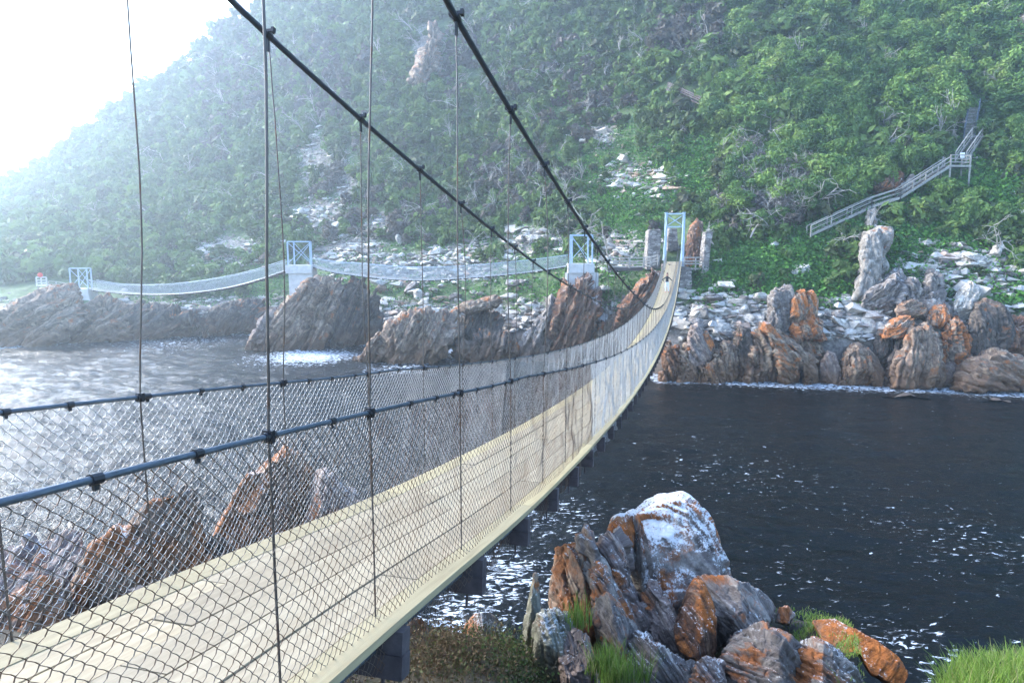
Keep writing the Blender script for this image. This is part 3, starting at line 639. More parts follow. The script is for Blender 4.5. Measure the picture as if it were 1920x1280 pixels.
def small_bridge(label, pts, seed):
    "pts: (u, v deck, v rail, Y) along the span"
    A = np.array([P(u, v, y) for u, v, _, y in pts]); R_ = np.array([P(u, v, y) for u, _, v, y in pts])
    s = np.concatenate([[0], np.cumsum(np.linalg.norm(np.diff(A[:, :2], axis=0), axis=1))]); L = s[-1]
    fx, fy, fz, fr = hermite(s, A[:, 0]), hermite(s, A[:, 1]), hermite(s, A[:, 2]), hermite(s, R_[:, 2])
    d = A[-1]-A[0]; d[2] = 0; d /= np.linalg.norm(d); nl = np.array([d[1], -d[0], 0]); nl *= -np.sign(nl[1])   # towards the camera
    f = lambda q, lat, zf: np.stack([fx(q)+nl[0]*lat, fy(q)+nl[1]*lat, zf(q)], -1)
    e = empty('footbridge', A[0], label, 'footbridge', 'smaller footbridges along the far shore')
    ss = np.linspace(0, L, 80); m = MB()
    for k in range(79): m.bar(f(ss[k:k+1], -.6, fz)[0], f(ss[k+1:k+2], -.6, fz)[0], 1.2, .10)
    m.build('deck', M_GREYWOOD, e)
    for q in np.arange(.6, L, .95):
        m = MB(); m.bar(f(np.array([q]), .12, fz)[0]-(0, 0, .15), f(np.array([q]), -1.35, fz)[0]-(0, 0, .15), .12, .16); m.build('bearer', M_BEAM, e)
    for lat in (0, -1.2):
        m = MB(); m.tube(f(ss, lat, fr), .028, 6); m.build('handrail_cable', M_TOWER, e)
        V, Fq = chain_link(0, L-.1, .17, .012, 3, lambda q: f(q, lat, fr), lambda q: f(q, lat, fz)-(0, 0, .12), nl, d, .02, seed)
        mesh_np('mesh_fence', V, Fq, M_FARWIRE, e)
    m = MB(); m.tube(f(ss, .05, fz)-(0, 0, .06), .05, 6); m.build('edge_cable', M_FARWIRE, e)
    return e
small_bridge('pale netted footbridge sagging between the two nearer piers', [(1062, 498, 478, 81.2), (1000, 508, 486, 82.5), (898, 518, 496, 84.5), (782, 524, 501, 87), (673, 516, 494, 90), (620, 508, 490, 91.3), (585, 499, 484, 92.3)], 3)
small_bridge('hazy netted footbridge dipping between the middle and farthest piers', [(536, 506, 487, 92.8), (486, 523, 503, 94.5), (433, 537, 516, 97), (367, 547, 527, 100), (267, 551, 534, 105), (210, 547, 532, 107.5), (168, 542, 525, 109.3)], 4)

def fence_run(root, pts, h, rail_zs, post_every=None, mat=M_GREYWOOD, pw=.12, rw=.10):
    for a, b in zip(pts[:-1], pts[1:]):
        for z in rail_zs:
            m = MB(); m.bar(a+(0, 0, z), b+(0, 0, z), rw*.6, rw); m.build('rail', mat, root)
    for p in pts:
        m = MB(); m.bar(p-(0, 0, .25), p+(0, 0, h), pw, pw, (0, 1, 0)); m.build('post', mat, root)
wk = empty('boardwalk', P(1180, 500, 79), 'railed grey boardwalk joining the red-rock pier to the main bridge', 'boardwalk')
wp = [P(u, v, y) for u, v, y in ((1142, 498, 79.6), (1180, 499, 79), (1207, 498, 78.4), (1220, 497, 78), (1234, 493, 77.6))]
fence_run(wk, wp, .95, (.25, .55, .92), mat=M_GREYWOOD, pw=.2, rw=.16)
m = MB()
for a, b in zip(wp[:-1], wp[1:]): m.bar(a+(0, .6, -.1), b+(0, .6, -.1), 1.1, .16)
m.build('deck', M_GREYWOOD, wk)
m = MB(); m.bar(wp[0]+(0, .4, -.4), wp[2]+(0, .4, -.4), .5, .4); m.build('joist', M_BEAM, wk)
wk2 = empty('boardwalk', P(1300, 500, 77), 'short boardwalk with double rails right of the main bridge portal', 'boardwalk')
wp = [P(u, v, 76.8) for u, v in ((1283, 503), (1304, 503), (1327, 502))]
fence_run(wk2, wp, 1.2, (.5, .8, 1.2), pw=.12, rw=.14)
m = MB(); m.bar(wp[0]+(0, .6, -.1), wp[-1]+(0, .6, -.1), 1.1, .18); m.build('deck', M_GREYWOOD, wk2)
wk3 = empty('boardwalk', P(110, 545, 109), 'faint hazy boardwalk leading off the farthest pier', 'boardwalk')
wp = [P(u, v, 109) for u, v in ((92, 540), (106, 541), (120, 543), (134, 545))]
fence_run(wk3, wp, 1.1, (.4, .75, 1.1), mat=M_GREYWOOD)
m = MB(); m.bar(wp[0]+(0, .6, -.1), wp[-1]+(0, .6, -.1), 1.3, .25); m.build('deck', M_GREYWOOD, wk3)
lk = empty('lookout_platform', P(78, 560, 108), 'small hazy white railed lookout on stilts at the far left', 'lookout')
wp = [P(u, v, 108) for u, v in ((69, 534), (78, 534), (88, 534))]
fence_run(lk, wp, 1.2, (.35, .75, 1.2), mat=M_CONC, pw=.16, rw=.2)
m = MB(); m.bar(wp[0]+(0, .7, -.1), wp[2]+(0, .7, -.1), 1.6, .22); m.build('deck', M_CONC, lk)
for p in (wp[0], wp[2]):
    m = MB(); m.bar(p-(0, -.3, 3.), p-(0, -.3, .1), .18, .18, (0, 1, 0)); m.build('stilt', M_GREYWOOD, lk)
m = MB(); c = wp[1]+(-.05, -.05, 1.55); m.tube([c-(0, .12, 0), c+(0, .12, 0)], .36, 14); m.tube([c-(0, .16, 0), c-(0, .1, 0)], [.2, .3], 10)
tag(m.build('red_marker', plain_mat('faded_red_paint', (.5, .05, .03), (.7, .1, .06)), None, True), 'round red marker standing on the white lookout rail', 'marker')

# ------------------------------------------------------------------ masonry by the portal
def wall_block(name, front, depth, label, mat=M_STONE, lean=0.0):
    "front: four-plus points of the face (bottom first), with real thickness behind"
    F0 = np.array(front); B = F0+(0, depth, 0); n = len(F0)
    bm = bmesh.new(); vs = [bm.verts.new(p) for p in F0]; vb = [bm.verts.new(p) for p in B]
    bm.faces.new(vs[::-1]); bm.faces.new(vb)
    for i in range(n): bm.faces.new((vs[i], vs[(i+1) % n], vb[(i+1) % n], vb[i]))
    bmesh.ops.recalc_face_normals(bm, faces=bm.faces); bmesh.ops.bevel(bm, geom=bm.edges[:], offset=.08, segments=2, affect='EDGES')
    bmesh.ops.triangulate(bm, faces=[f for f in bm.faces if len(f.verts) > 4]); bmesh.ops.subdivide_edges(bm, edges=bm.edges[:], cuts=3, use_grid_fill=True)
    me = bpy.data.meshes.new(name); bm.to_mesh(me); bm.free()
    V = np.empty(len(me.vertices)*3, np.float32); me.vertices.foreach_get('co', V); V = V.reshape(-1, 3); V = V+np.stack([fbm(V*1.1, 3), fbm(V*1.1+9, 3), fbm(V*1.3+20, 3)], 1)*.12
    me.vertices.foreach_set('co', V.astype(np.float32).ravel()); me.materials.append(mat)
    o = link(bpy.data.objects.new(name, me)); return tag(o, label, 'stone wall')
def px(pts, Y): return [P(u, v, Y) for u, v in pts]
wall_block('masonry_wall', px([(1211, 505), (1237, 505), (1241, 431), (1218, 431)], 80.0), 2.2, 'tapered grey masonry wall left of the blue bridge portal')
wall_block('masonry_pillar', px([(1313, 545), (1326, 545), (1336, 434), (1324, 434)], 76.2), 1.6, 'narrow tall masonry pillar at the end of the short boardwalk')
wall_block('masonry_abutment', px([(1252, 560), (1298, 560), (1297, 503), (1252, 495)], 75.6), 3.6, 'dark stone abutment under the portal end of the main bridge')
wall_block('masonry_infill', px([(1252, 470), (1272, 470), (1270, 428), (1254, 428)], 81.5), 1.5, 'brownish masonry seen through the blue portal')

# ------------------------------------------------------------------ wooden staircases on the slope
def stairs(root, a, b, wv, rail_h=1.05, nposts=3, mat=M_GREYWOOD, tmat=M_DARKWOOD, treads=True, tops=True):
    a = np.array(a); b = np.array(b); wv = np.array(wv, float); L = np.linalg.norm(b-a)
    for k in (0, 1):
        m = MB(); m.bar(a+wv*k, b+wv*k, .07, .28); m.build('stringer', mat, root)
        m = MB(); m.bar(a+wv*k+(0, 0, rail_h), b+wv*k+(0, 0, rail_h), .10, .10); m.build('handrail', mat, root)
        m = MB(); m.bar(a+wv*k+(0, 0, rail_h*.55), b+wv*k+(0, 0, rail_h*.55), .05, .07); m.build('mid_rail', mat, root)
        for t in np.linspace(0, 1, nposts):
            p = a+(b-a)*t+wv*k; m = MB(); m.bar(p-(0, 0, .2), p+(0, 0, rail_h), .10, .10, (0, 1, 0)); m.build('post', mat, root)
    n = max(2, int(abs(b[2]-a[2])/.19)) if treads else 0
    for i in range(n):
        p = a+(b-a)*(i+.5)/n; d = b-a; d = np.array([d[0], d[1], 0]); d /= np.linalg.norm(d)+1e-9
        m = MB(); m.box(p+wv/2, wv/2, d*.15, (0, 0, .035)); m.build('tread', tmat, root)
def sP(u, v, dy=-1.2): return TP(u, v, dy)
sa = [sP(1520, 441), sP(1578, 413), sP(1634, 388), sP(1688, 371, -2.0), sP(1782, 311, -3.2)]
st = empty('wooden_staircase', sa[0]-(0, 0, .5), 'long grey timber staircase climbing the green slope to a stilted landing', 'staircase')
stairs(st, sa[0], sa[2], (0, 1.1, .0), nposts=4)
stairs(st, sa[2], sa[3], (0, 1.1, .0), nposts=2, treads=False)
m = MB(); m.bar(sa[2]+(0, .55, .05), sa[3]+(0, .55, .05), 1.1, .06); m.build('landing', M_GREYWOOD, st)
stairs(st, sa[3], sa[4], (0, 1.1, .0), nposts=5)
l0, l1 = sa[4], sP(1819, 309, -3.2); l1[1] = l0[1]; l1[2] = l0[2]; xr = P(1819, 309, l0[1])[0]; l1[0] = xr
m = MB(); m.box((l0+l1)/2+(0, .8, -.02), ((xr-l0[0])/2+.1, 0, 0), (0, .9, 0), (0, 0, .11)); m.build('platform', M_GREYWOOD, st)
for p in (l0, l1):
    m = MB(); m.bar(p-(0, 0, 4.4), p+(0, 0, 1.25), .14, .14, (0, 1, 0)); m.build('tall_post', M_GREYWOOD, st)
    m = MB(); m.bar(p-(0, -1.5, 3.6), p+(0, 1.5, 1.25), .14, .14, (0, 1, 0)); m.build('tall_post', M_GREYWOOD, st)
for z in (1.2, .8, .42):
    m = MB(); m.bar(l0+(0, -.02, z), l1+(0, -.02, z), .06, .10); m.build('handrail', M_GREYWOOD, st)
    m = MB(); m.bar(l1+(.02, 0, z), l1+(.02, 1.5, z), .06, .10); m.build('handrail', M_GREYWOOD, st)
sg = empty('notice_sign', l0+(1.25, .12, 0), 'small white notice sign on the stilted stair landing', 'sign')
m = MB(); c = P(1805, 291, l0[1]+.12); m.box(c, (.24, 0, 0), (0, .02, 0), (0, 0, .30)); m.build('board', plain_mat('white_sign_paint', (.75, .75, .74), (.85, .85, .84)), sg)
m = MB(); m.bar((c[0], c[1]+.05, l0[2]), (c[0], c[1]+.05, c[2]+.2), .06, .06, (0, 1, 0)); m.build('post', M_GREYWOOD, sg)
Y2 = l0[1]+1.7
c0 = P(1791, 302, Y2); c1 = P(1822, 258, Y2+2.6); wv = np.array([1.25, 0, 0])
s2 = empty('wooden_staircase', c0, 'steep upper timber stair rising behind the stilted landing into the trees', 'staircase')
stairs(s2, c0, c1, wv, nposts=3)
p0 = P(1822, 256, Y2+2.7); m = MB(); m.box(p0+(1.1, .6, 0), (1.35, 0, 0), (0, .65, 0), (0, 0, .09)); m.build('platform', M_GREYWOOD, s2)
for dx in (0, .85, 1.7, 2.4):
    m = MB(); p = p0+(dx, 0, 0); m.bar(p-(0, 0, 1.6 if dx in (0, 1.7) else .1), p+(0, 0, 1.1), .1, .1, (0, 1, 0)); m.build('post', M_GREYWOOD, s2)
m = MB(); m.bar(p0+(0, 0, 1.08), p0+(2.4, 0, 1.08), .06, .09); m.build('handrail', M_GREYWOOD, s2)
d0 = p0+(-.3, 1.0, .1); d1 = P(1817, 202, p0[1]+3.0)
M_IRON = plain_mat('dark_blue_grey_rail', (.06, .075, .10), (.12, .14, .17), 4)
stairs(s2, d0, d1, (1.3, 0, 0), nposts=3, mat=M_IRON, tmat=M_GREYWOOD)
pa = empty('path_ramp', TP(1290, 190), 'dark purple timber path ramp high on the slope', 'ramp')
ra, rb = TP(1252, 166, -1.4), TP(1318, 196, -1.4)
m = MB(); m.bar(ra+(0, .4, 0), rb+(0, .4, 0), .5, .2); m.build('deck', plain_mat('purple_brown_timber', (.05, .03, .035), (.09, .06, .065), 5), pa)
fence_run(pa, [ra+(rb-ra)*t for t in (0, .25, .5, .75, 1)], .9, (.3, .6, .9), mat=plain_mat('purple_grey_rail', (.06, .04, .045), (.10, .075, .08), 5), pw=.1, rw=.16)

# ------------------------------------------------------------------ foreground outcrop on the right
G1 = 'rocks of the near right outcrop'
def near(name, out, Yb, Yt, th, mat, label, tilt=0, yaw=15, amp=.045, res=88, **k): return slab_rock(name, out, Yb, Yt, th, mat, label, 'rock', k.pop('group', G1), tilt, yaw, amp, res, warp=k.pop('warp', .55), **k)
near('slab_rock', [(1140, 1012), (1152, 978), (1190, 960), (1236, 934), (1278, 929), (1302, 945), (1330, 975), (1345, 1020), (1372, 1080), (1398, 1130), (1420, 1290), (1250, 1290), (1228, 1180), (1196, 1090), (1160, 1045)], 8.2, 9.6, 2.2, 'n_white', 'tallest slab of the near outcrop, crusted white on its broad face', 26, 80, amp=.04, bulge=.16, front=.72)
near('rock', [(1136, 1022), (1144, 985), (1160, 968), (1186, 966), (1192, 1010), (1176, 1050), (1150, 1050)], 9.0, 9.2, 1.0, 'n_rust', 'small orange rounded rock at the left shoulder of the white-crusted slab', -10)
near('rock_fin', [(1078, 1290), (1082, 1080), (1088, 1010), (1096, 979), (1106, 984), (1120, 1035), (1150, 1150), (1182, 1290)], 7.6, 8.8, .9, 'n_purple', 'thin pointed grey fin at the back of the near outcrop', -12, amp=.07)
near('rock_fin', [(1026, 1290), (1032, 1110), (1044, 1028), (1060, 1020), (1084, 1019), (1100, 1045), (1130, 1150), (1166, 1290)], 7.2, 8.2, 1.1, 'n_brown', 'flat-topped brown streaked fin between grey spikes of the near outcrop', -10, amp=.06)
near('rock_fin', [(1120, 1060), (1126, 1005), (1140, 990), (1158, 990), (1178, 1022), (1190, 1090), (1232, 1200), (1276, 1290), (1190, 1290), (1150, 1150)], 7.4, 8.4, .9, 'n_purple', 'purple-grey leaning fin resting beside the white-crusted slab', -20, amp=.06)
near('rock_fin', [(1086, 1075), (1090, 1010), (1100, 1007), (1114, 1030), (1150, 1115), (1190, 1200), (1246, 1290), (1160, 1290), (1120, 1170)], 7.0, 8.0, .7, 'n_grey', 'narrow grey fin with a notched top in the middle of the fins', -20, amp=.08)
near('rock_fin', [(1104, 1090), (1120, 1052), (1134, 1062), (1160, 1130), (1200, 1210), (1222, 1290), (1150, 1290)], 6.7, 7.6, .6, 'n_mix', 'low mottled fin in front of the notched grey fin', -20, amp=.08)
near('rock_spike', [(972, 1290), (978, 1200), (988, 1140), (1004, 1074), (1012, 1110), (1016, 1190), (1014, 1290)], 6.9, 7.3, .6, 'n_green', 'greenish-grey spike at the left end of the near outcrop', 4, amp=.05)
near('slab_rock', [(996, 1300), (1003, 1170), (1016, 1142), (1044, 1138), (1066, 1146), (1094, 1205), (1118, 1300)], 6.3, 6.8, .8, 'n_green', 'pale green-grey slab at the lower left of the near outcrop', -8, amp=.05)
near('slab_rock', [(1040, 1300), (1052, 1190), (1072, 1172), (1098, 1186), (1118, 1236), (1136, 1300)], 6.1, 6.4, .6, 'n_purple', 'dark purple lumpy slab at the foot of the pale green-grey one', -8, amp=.06)
near('slab_rock', [(1122, 1200), (1118, 1120), (1140, 1108), (1168, 1140), (1186, 1190), (1180, 1240), (1150, 1250)], 6.7, 7.1, .5, 'n_mix', 'tan and grey flat-faced slab low among the fins', -14, amp=.04)
near('slab_rock', [(1146, 1310), (1160, 1215), (1200, 1186), (1256, 1216), (1318, 1244), (1352, 1310)], 6.2, 6.8, .9, 'n_grey', 'grey ribbed slab at the bottom of the near outcrop, under the orange boulder', -32, amp=.06)
near('boulder', [(1264, 1175), (1284, 1130), (1304, 1080), (1322, 1092), (1338, 1132), (1346, 1190), (1342, 1238), (1300, 1240), (1272, 1215)], 6.9, 7.4, .9, 'n_rust', 'bright orange upright boulder in front of the white-crusted slab', -6, amp=.035)
near('boulder', [(1306, 1120), (1308, 1078), (1340, 1076), (1378, 1086), (1418, 1102), (1456, 1128), (1452, 1160), (1400, 1186), (1345, 1225), (1325, 1180)], 7.3, 7.8, 1.3, 'n_mix', 'white-topped boulder with dark ribbed side right of the orange one', -30, amp=.05)
near('boulder', [(1346, 1340), (1352, 1240), (1370, 1200), (1390, 1184), (1436, 1174), (1478, 1190), (1500, 1215), (1520, 1340)], 6.0, 6.7, 1.2, 'n_mix', 'broad rusty boulder at the bottom edge below the bright orange one', -30, 40, amp=.075)
near('boulder', [(1470, 1340), (1484, 1250), (1502, 1206), (1530, 1200), (1566, 1212), (1600, 1246), (1626, 1290), (1640, 1340)], 5.9, 6.5, 1.1, 'n_grey', 'mottled grey boulder at the bottom edge beside the grass', -40, 40, amp=.075)
near('slab_rock', [(1290, 1340), (1300, 1250), (1330, 1228), (1356, 1240), (1372, 1340)], 6.0, 6.3, .7, 'n_purple', 'dark grey slab wedged between the orange boulder and the bottom edge', -20, 30, amp=.07)
near('slab_rock', [(1200, 1200), (1204, 1110), (1222, 1090), (1250, 1130), (1280, 1190), (1290, 1250), (1230, 1260)], 7.3, 7.7, .8, 'n_purple', 'shadowed ribbed slab between the fins and the bright orange boulder', -24, 10, amp=.07)
near('slab_rock', [(1528, 1160), (1566, 1158), (1606, 1182), (1612, 1216), (1570, 1214), (1545, 1200)], 7.0, 7.3, .9, 'n_rust', 'upper smooth orange slab beyond the grass patch', 50, amp=.03)
near('slab_rock', [(1602, 1200), (1606, 1176), (1648, 1200), (1686, 1232), (1702, 1262), (1690, 1290), (1640, 1262)], 6.6, 6.9, .9, 'n_rust', 'lower orange slab running down to the dark water', 50, amp=.03)
near('rock', [(1455, 1165), (1462, 1138), (1478, 1134), (1490, 1152), (1480, 1170)], 7.7, 7.8, .4, 'n_mix', 'small pale rock at the tip of the white-topped boulder', 0)
G2 = 'rocks on the near bank beyond the deck'
near('slab_rock', [(-90, 1380), (-70, 1090), (-10, 1040), (50, 1004), (110, 985), (150, 992), (172, 1070), (180, 1240), (160, 1380)], 7.6, 8.4, 1.3, 'n_purple', 'grey-brown slab at the far left behind the deck', 28, group=G2, amp=.06, front=.75)
near('slab_rock', [(-60, 1400), (-30, 1170), (20, 1110), (70, 1080), (120, 1100), (140, 1180), (150, 1400)], 6.9, 7.4, 1.0, 'n_brown', 'low rusty slab in front of the grey-brown one at the far left', 28, group=G2, amp=.06, front=.75)
near('slab_rock', [(80, 1380), (106, 1120), (150, 1060), (200, 1012), (244, 992), (276, 1040), (290, 1150), (290, 1380)], 7.8, 8.6, 1.3, 'n_brown', 'rusty brown leaning slab left of the pointed one', 26, group=G2, amp=.06, front=.75)
near('slab_rock', [(220, 1380), (232, 1050), (250, 975), (290, 938), (334, 912), (366, 925), (380, 975), (384, 1060), (372, 1140), (360, 1380)], 8.4, 9.2, 1.3, 'n_brown', 'pointed rust-brown slab, highest of the left group behind the deck', 20, group=G2, amp=.05, front=.75)
near('slab_rock', [(352, 1250), (396, 1030), (424, 960), (460, 898), (496, 860), (530, 838), (566, 842), (584, 900), (596, 1000), (600, 1250)], 11.6, 12.4, 1.6, 'n_brown', 'tall orange-brown slab standing above the middle of the deck', 26, group=G2, amp=.05)
near('slab_rock', [(560, 1250), (566, 960), (584, 900), (616, 880), (650, 912), (684, 970), (740, 1250)], 11.4, 11.9, 1.3, 'n_purple', 'lower purple-grey slab right of the tall orange-brown slab', 20, group=G2, amp=.06)
near('slab_rock', [(344, 1280), (356, 1060), (380, 1005), (412, 998), (440, 1030), (452, 1280)], 9.6, 10, 1.2, 'n_dark', 'low dark rock in the gap between the two left slab groups', 20, group=G2, amp=.06)
G3 = 'rocks under the deck edge'
near('boulder', [(864, 1200), (868, 1168), (890, 1148), (916, 1146), (938, 1160), (944, 1200)], 7.0, 7.2, .7, 'n_grey', 'rounded pinkish-grey boulder at the water behind the dry scrub', 10, group=G3, amp=.025, res=40)
near('boulder', [(735, 1240), (738, 1180), (765, 1155), (796, 1160), (805, 1200), (800, 1240)], 6.6, 6.8, .8, 'n_brown', 'brown boulder half hidden under the deck edge', 10, group=G3, amp=.03, res=40)
near('boulder', [(770, 1330), (780, 1262), (806, 1244), (840, 1252), (856, 1285), (860, 1330)], 5.6, 5.8, .6, 'n_dark', 'dark rock in the dry scrub beside the nearest bearer', 10, group=G3, amp=.05, res=44)
near('boulder', [(930, 1330), (936, 1250), (952, 1222), (972, 1226), (984, 1270), (986, 1330)], 6.3, 6.5, .6, 'n_purple', 'dark upright rock at the foot of the greenish spike', 6, group=G3, amp=.05, res=44)
near('rock', [(886, 1296), (894, 1262), (912, 1254), (926, 1270), (930, 1296)], 5.5, 5.6, .3, 'n_grey', 'small grey stone in the scrub at the bottom edge', 0, group=G3, amp=.03, res=36)

# ------------------------------------------------------------------ far shore rocks
def far(name, out, mat, label, group, tilt=0, amp=.05, res=52, Y=None, th=None, lean=1.2, **k):
    vb = max(p[1] for p in out); ub = np.mean([p[0] for p in out]); wpx = max(p[0] for p in out)-min(p[0] for p in out)
    Yb = Y if Y else T(ub, vb)-.6
    th = th or max(1.6, wpx/F*Yb*.7)
    st_ = name == 'strata_rock'
    if st_: k.setdefault('warp', .22)
    k.setdefault('cut', (.82, 1.1))
    return slab_rock(name, out, Yb, Yb+lean, th, mat, label, 'rock', group, tilt, 6 if st_ else 20, amp*(1.5 if st_ else 1.6), int(res*1.2), **k)
GR = 'brown wave-worn rocks along the right-hand waterline'
SH = 'shore rock between the bridge and the orange pinnacle, '
far('shore_rock', [(1238, 722), (1242, 664), (1252, 642), (1272, 648), (1280, 690), (1278, 722)], 'rust', 'reddish split rock at the waterline right beside the bridge net', GR, -16, .08, Y=65.6)
far('shore_rock', [(1270, 722), (1276, 664), (1288, 646), (1302, 672), (1308, 700), (1300, 722)], 'brown', 'rounded dark rock second from the bridge net at the waterline', GR, -18, .06, Y=65.4)
far('shore_rock', [(1286, 690), (1288, 632), (1296, 610), (1308, 606), (1320, 628), (1336, 652), (1346, 690), (1330, 705), (1306, 690)], 'purple', 'smooth sloping purple-grey rock below the big pale stone', GR, -28, .035, Y=65.8)
far('shore_rock', [(1316, 660), (1317, 625), (1325, 618), (1338, 640), (1344, 664)], 'orange', 'short tan pillar leaning beside the smooth purple-grey rock', GR, -25, .04, Y=66)
far('shore_rock', [(1300, 724), (1308, 690), (1330, 680), (1345, 655), (1356, 662), (1360, 690), (1354, 724)], 'brown', 'ribbed brown rock at the foot of the smooth purple-grey slope', GR, -10, .07, Y=65)
far('shore_rock', [(1338, 724), (1345, 680), (1350, 646), (1368, 638), (1384, 655), (1386, 690), (1384, 724)], 'brown', 'blocky rock with a round head left of the dark clefts', GR, -4, .06, Y=65.2)
far('shore_rock', [(1374, 724), (1378, 650), (1384, 616), (1400, 620), (1410, 648), (1408, 690), (1400, 724)], 'dark', 'dark upright rock cleft from top to water', GR, -6, .08, Y=65.3)
far('shore_rock', [(1400, 724), (1406, 680), (1414, 638), (1428, 622), (1446, 660), (1458, 690), (1464, 724)], 'brown', 'tawny vertical-ribbed rock left of the two long diagonal slabs', GR, -8, .08, Y=64.8)
far('shore_rock', [(1424, 616), (1430, 606), (1442, 611), (1470, 640), (1497, 666), (1503, 684), (1503, 730), (1465, 730), (1456, 675), (1440, 645)], 'orange', 'left one of two long diagonal slabs dropping to the water, ochre at its foot', GR, -44, .035, Y=63.8, res=50)
far('shore_rock', [(1446, 622), (1450, 610), (1470, 625), (1508, 658), (1534, 678), (1536, 728), (1504, 728), (1500, 684), (1484, 660)], 'brown', 'right one of two long diagonal slabs dropping to the water', GR, -44, .045, Y=64.4, res=50)
far('shore_rock', [(1536, 728), (1538, 680), (1552, 656), (1566, 664), (1577, 698), (1578, 728)], 'purple', 'smooth purple rock with a pointed head right of the diagonal slabs', GR, -8, .03, Y=64)
far('shore_rock', [(1488, 680), (1484, 640), (1500, 620), (1530, 622), (1548, 650), (1546, 690)], 'brown', 'grooved brown rock above and behind the diagonal slabs', GR, -20, .08, Y=66.4)
far('shore_rock', [(1572, 728), (1576, 686), (1584, 660), (1604, 644), (1628, 654), (1640, 690), (1648, 728)], 'brown', 'broad brown rock with orange-stained foot left of the greenish fin', GR, 8, .06, Y=63.2)
far('shore_rock', [(1618, 664), (1628, 652), (1644, 668), (1658, 700), (1660, 728), (1640, 728)], 'dark', 'greenish rounded fin leaning left of the biggest shore boulder', GR, -24, .03, Y=62.9)
far('shore_rock', [(1636, 690), (1640, 640), (1648, 618), (1672, 616), (1682, 640), (1676, 690)], 'dark', 'dark flat-faced block behind the greenish fin', GR, 10, .05, Y=64.6)
far('shore_rock', [(1652, 728), (1662, 690), (1680, 640), (1694, 622), (1700, 640), (1684, 690), (1680, 728)], 'dark', 'dark leaning slab against the left side of the biggest shore boulder', GR, 22, .06, Y=63)
far('shore_rock', [(1668, 730), (1674, 684), (1694, 652), (1704, 614), (1740, 604), (1762, 628), (1770, 660), (1758, 690), (1754, 730)], 'brown', 'biggest tan shore boulder with cracked rounded top', GR, 14, .045, Y=62, res=56)
far('shore_rock', [(1734, 728), (1746, 674), (1760, 662), (1772, 690), (1768, 728)], 'brown', 'narrow rock wedged right of the biggest tan boulder', GR, 14, .06, Y=61.8)
far('shore_rock', [(1760, 724), (1768, 684), (1786, 676), (1796, 690), (1794, 724)], 'purple', 'squat purple block at the waterline right of the biggest boulder', GR, 0, .05, Y=62)
far('shore_rock', [(1784, 735), (1796, 694), (1820, 664), (1870, 655), (1950, 690), (1960, 735)], 'brown', 'low sloping brown slab running into the water at the far right', GR, -62, .05, Y=61, res=52)
GO = 'lichened rocks above the right-hand waterline'
far('rock', [(1438, 640), (1441, 583), (1444, 556), (1456, 538), (1482, 533), (1490, 560), (1488, 610), (1480, 640)], 'grey', 'grey left half of the pinnacle above the diagonal slabs', GO, -4, .07, Y=67)
far('rock', [(1482, 606), (1484, 562), (1494, 546), (1510, 542), (1514, 585), (1510, 606)], 'orange', 'vivid orange block on the pinnacle, next to its grey half', GO, -4, .035, Y=66.4)
far('rock', [(1508, 604), (1511, 550), (1524, 544), (1533, 560), (1531, 604)], 'orange', 'orange block at the right end of the pinnacle', GO, -4, .04, Y=66.6)
far('rock', [(1484, 640), (1488, 600), (1512, 592), (1540, 600), (1552, 640)], 'orange', 'ochre-streaked ledge under the orange pinnacle blocks', GO, -20, .06, Y=66)
far('rock', [(1655, 634), (1662, 610), (1684, 594), (1704, 590), (1714, 604), (1706, 634)], 'orange', 'flat orange-topped rock leaning on the biggest tan boulder', GO, 60, .045, Y=63.6)
far('rock', [(1733, 612), (1740, 586), (1754, 574), (1770, 572), (1782, 590), (1780, 612)], 'orange', 'brightest orange rounded rock above the biggest tan boulder', GO, 20, .05, Y=64.4)
far('rock', [(1764, 690), (1764, 622), (1772, 602), (1792, 598), (1810, 612), (1822, 636), (1812, 690)], 'orange', 'knobbly grey and orange rock left of the striped block', GO, 0, .09, Y=62.9)
far('rock', [(1810, 665), (1818, 600), (1830, 570), (1848, 562), (1872, 572), (1892, 590), (1898, 625), (1890, 665)], 'dark', 'big dark domed block with ochre stripes at the right', GO, -2, .04, Y=62.9, res=50)
far('rock', [(1872, 690), (1884, 618), (1898, 594), (1950, 606), (1956, 690)], 'rust', 'rust-streaked block at the right edge behind the striped dome', GO, 12, .06, Y=62.6)
far('rock', [(1680, 600), (1682, 572), (1710, 562), (1738, 570), (1744, 600)], 'brown', 'brown overhanging slab above the flat orange-topped rock', GO, 70, .05, Y=65)
GP = 'pale rocks on the lower right slope'
far('rock', [(1602, 560), (1604, 530), (1612, 500), (1608, 478), (1622, 436), (1648, 424), (1674, 428), (1670, 455), (1656, 480), (1664, 500), (1648, 535), (1620, 560)], 'weathered', 'tall pale weathered pinnacle standing in the green slope', GP, 12, .03, res=60, lean=3.2)
far('rock', [(1614, 460), (1624, 420), (1629, 394), (1642, 388), (1644, 420), (1636, 460)], 'weathered', 'slim pale column under the wooden stair, on top of the tall pinnacle', GP, 8, .04, lean=3)
far('rock', [(1610, 600), (1612, 560), (1630, 540), (1662, 522), (1692, 502), (1702, 520), (1690, 560), (1650, 600)], 'grey', 'slanting grey slab at the foot of the tall pale pinnacle', GP, 40, .06)
far('rock', [(1688, 590), (1696, 545), (1706, 522), (1720, 524), (1728, 550), (1728, 590)], 'grey', 'grey blade of rock right of the slanting slab', GP, 10, .07)
far('rock', [(1720, 590), (1730, 540), (1748, 508), (1764, 520), (1768, 550), (1756, 590)], 'grey', 'grey pointed blade beside the first grey blade', GP, 16, .07)
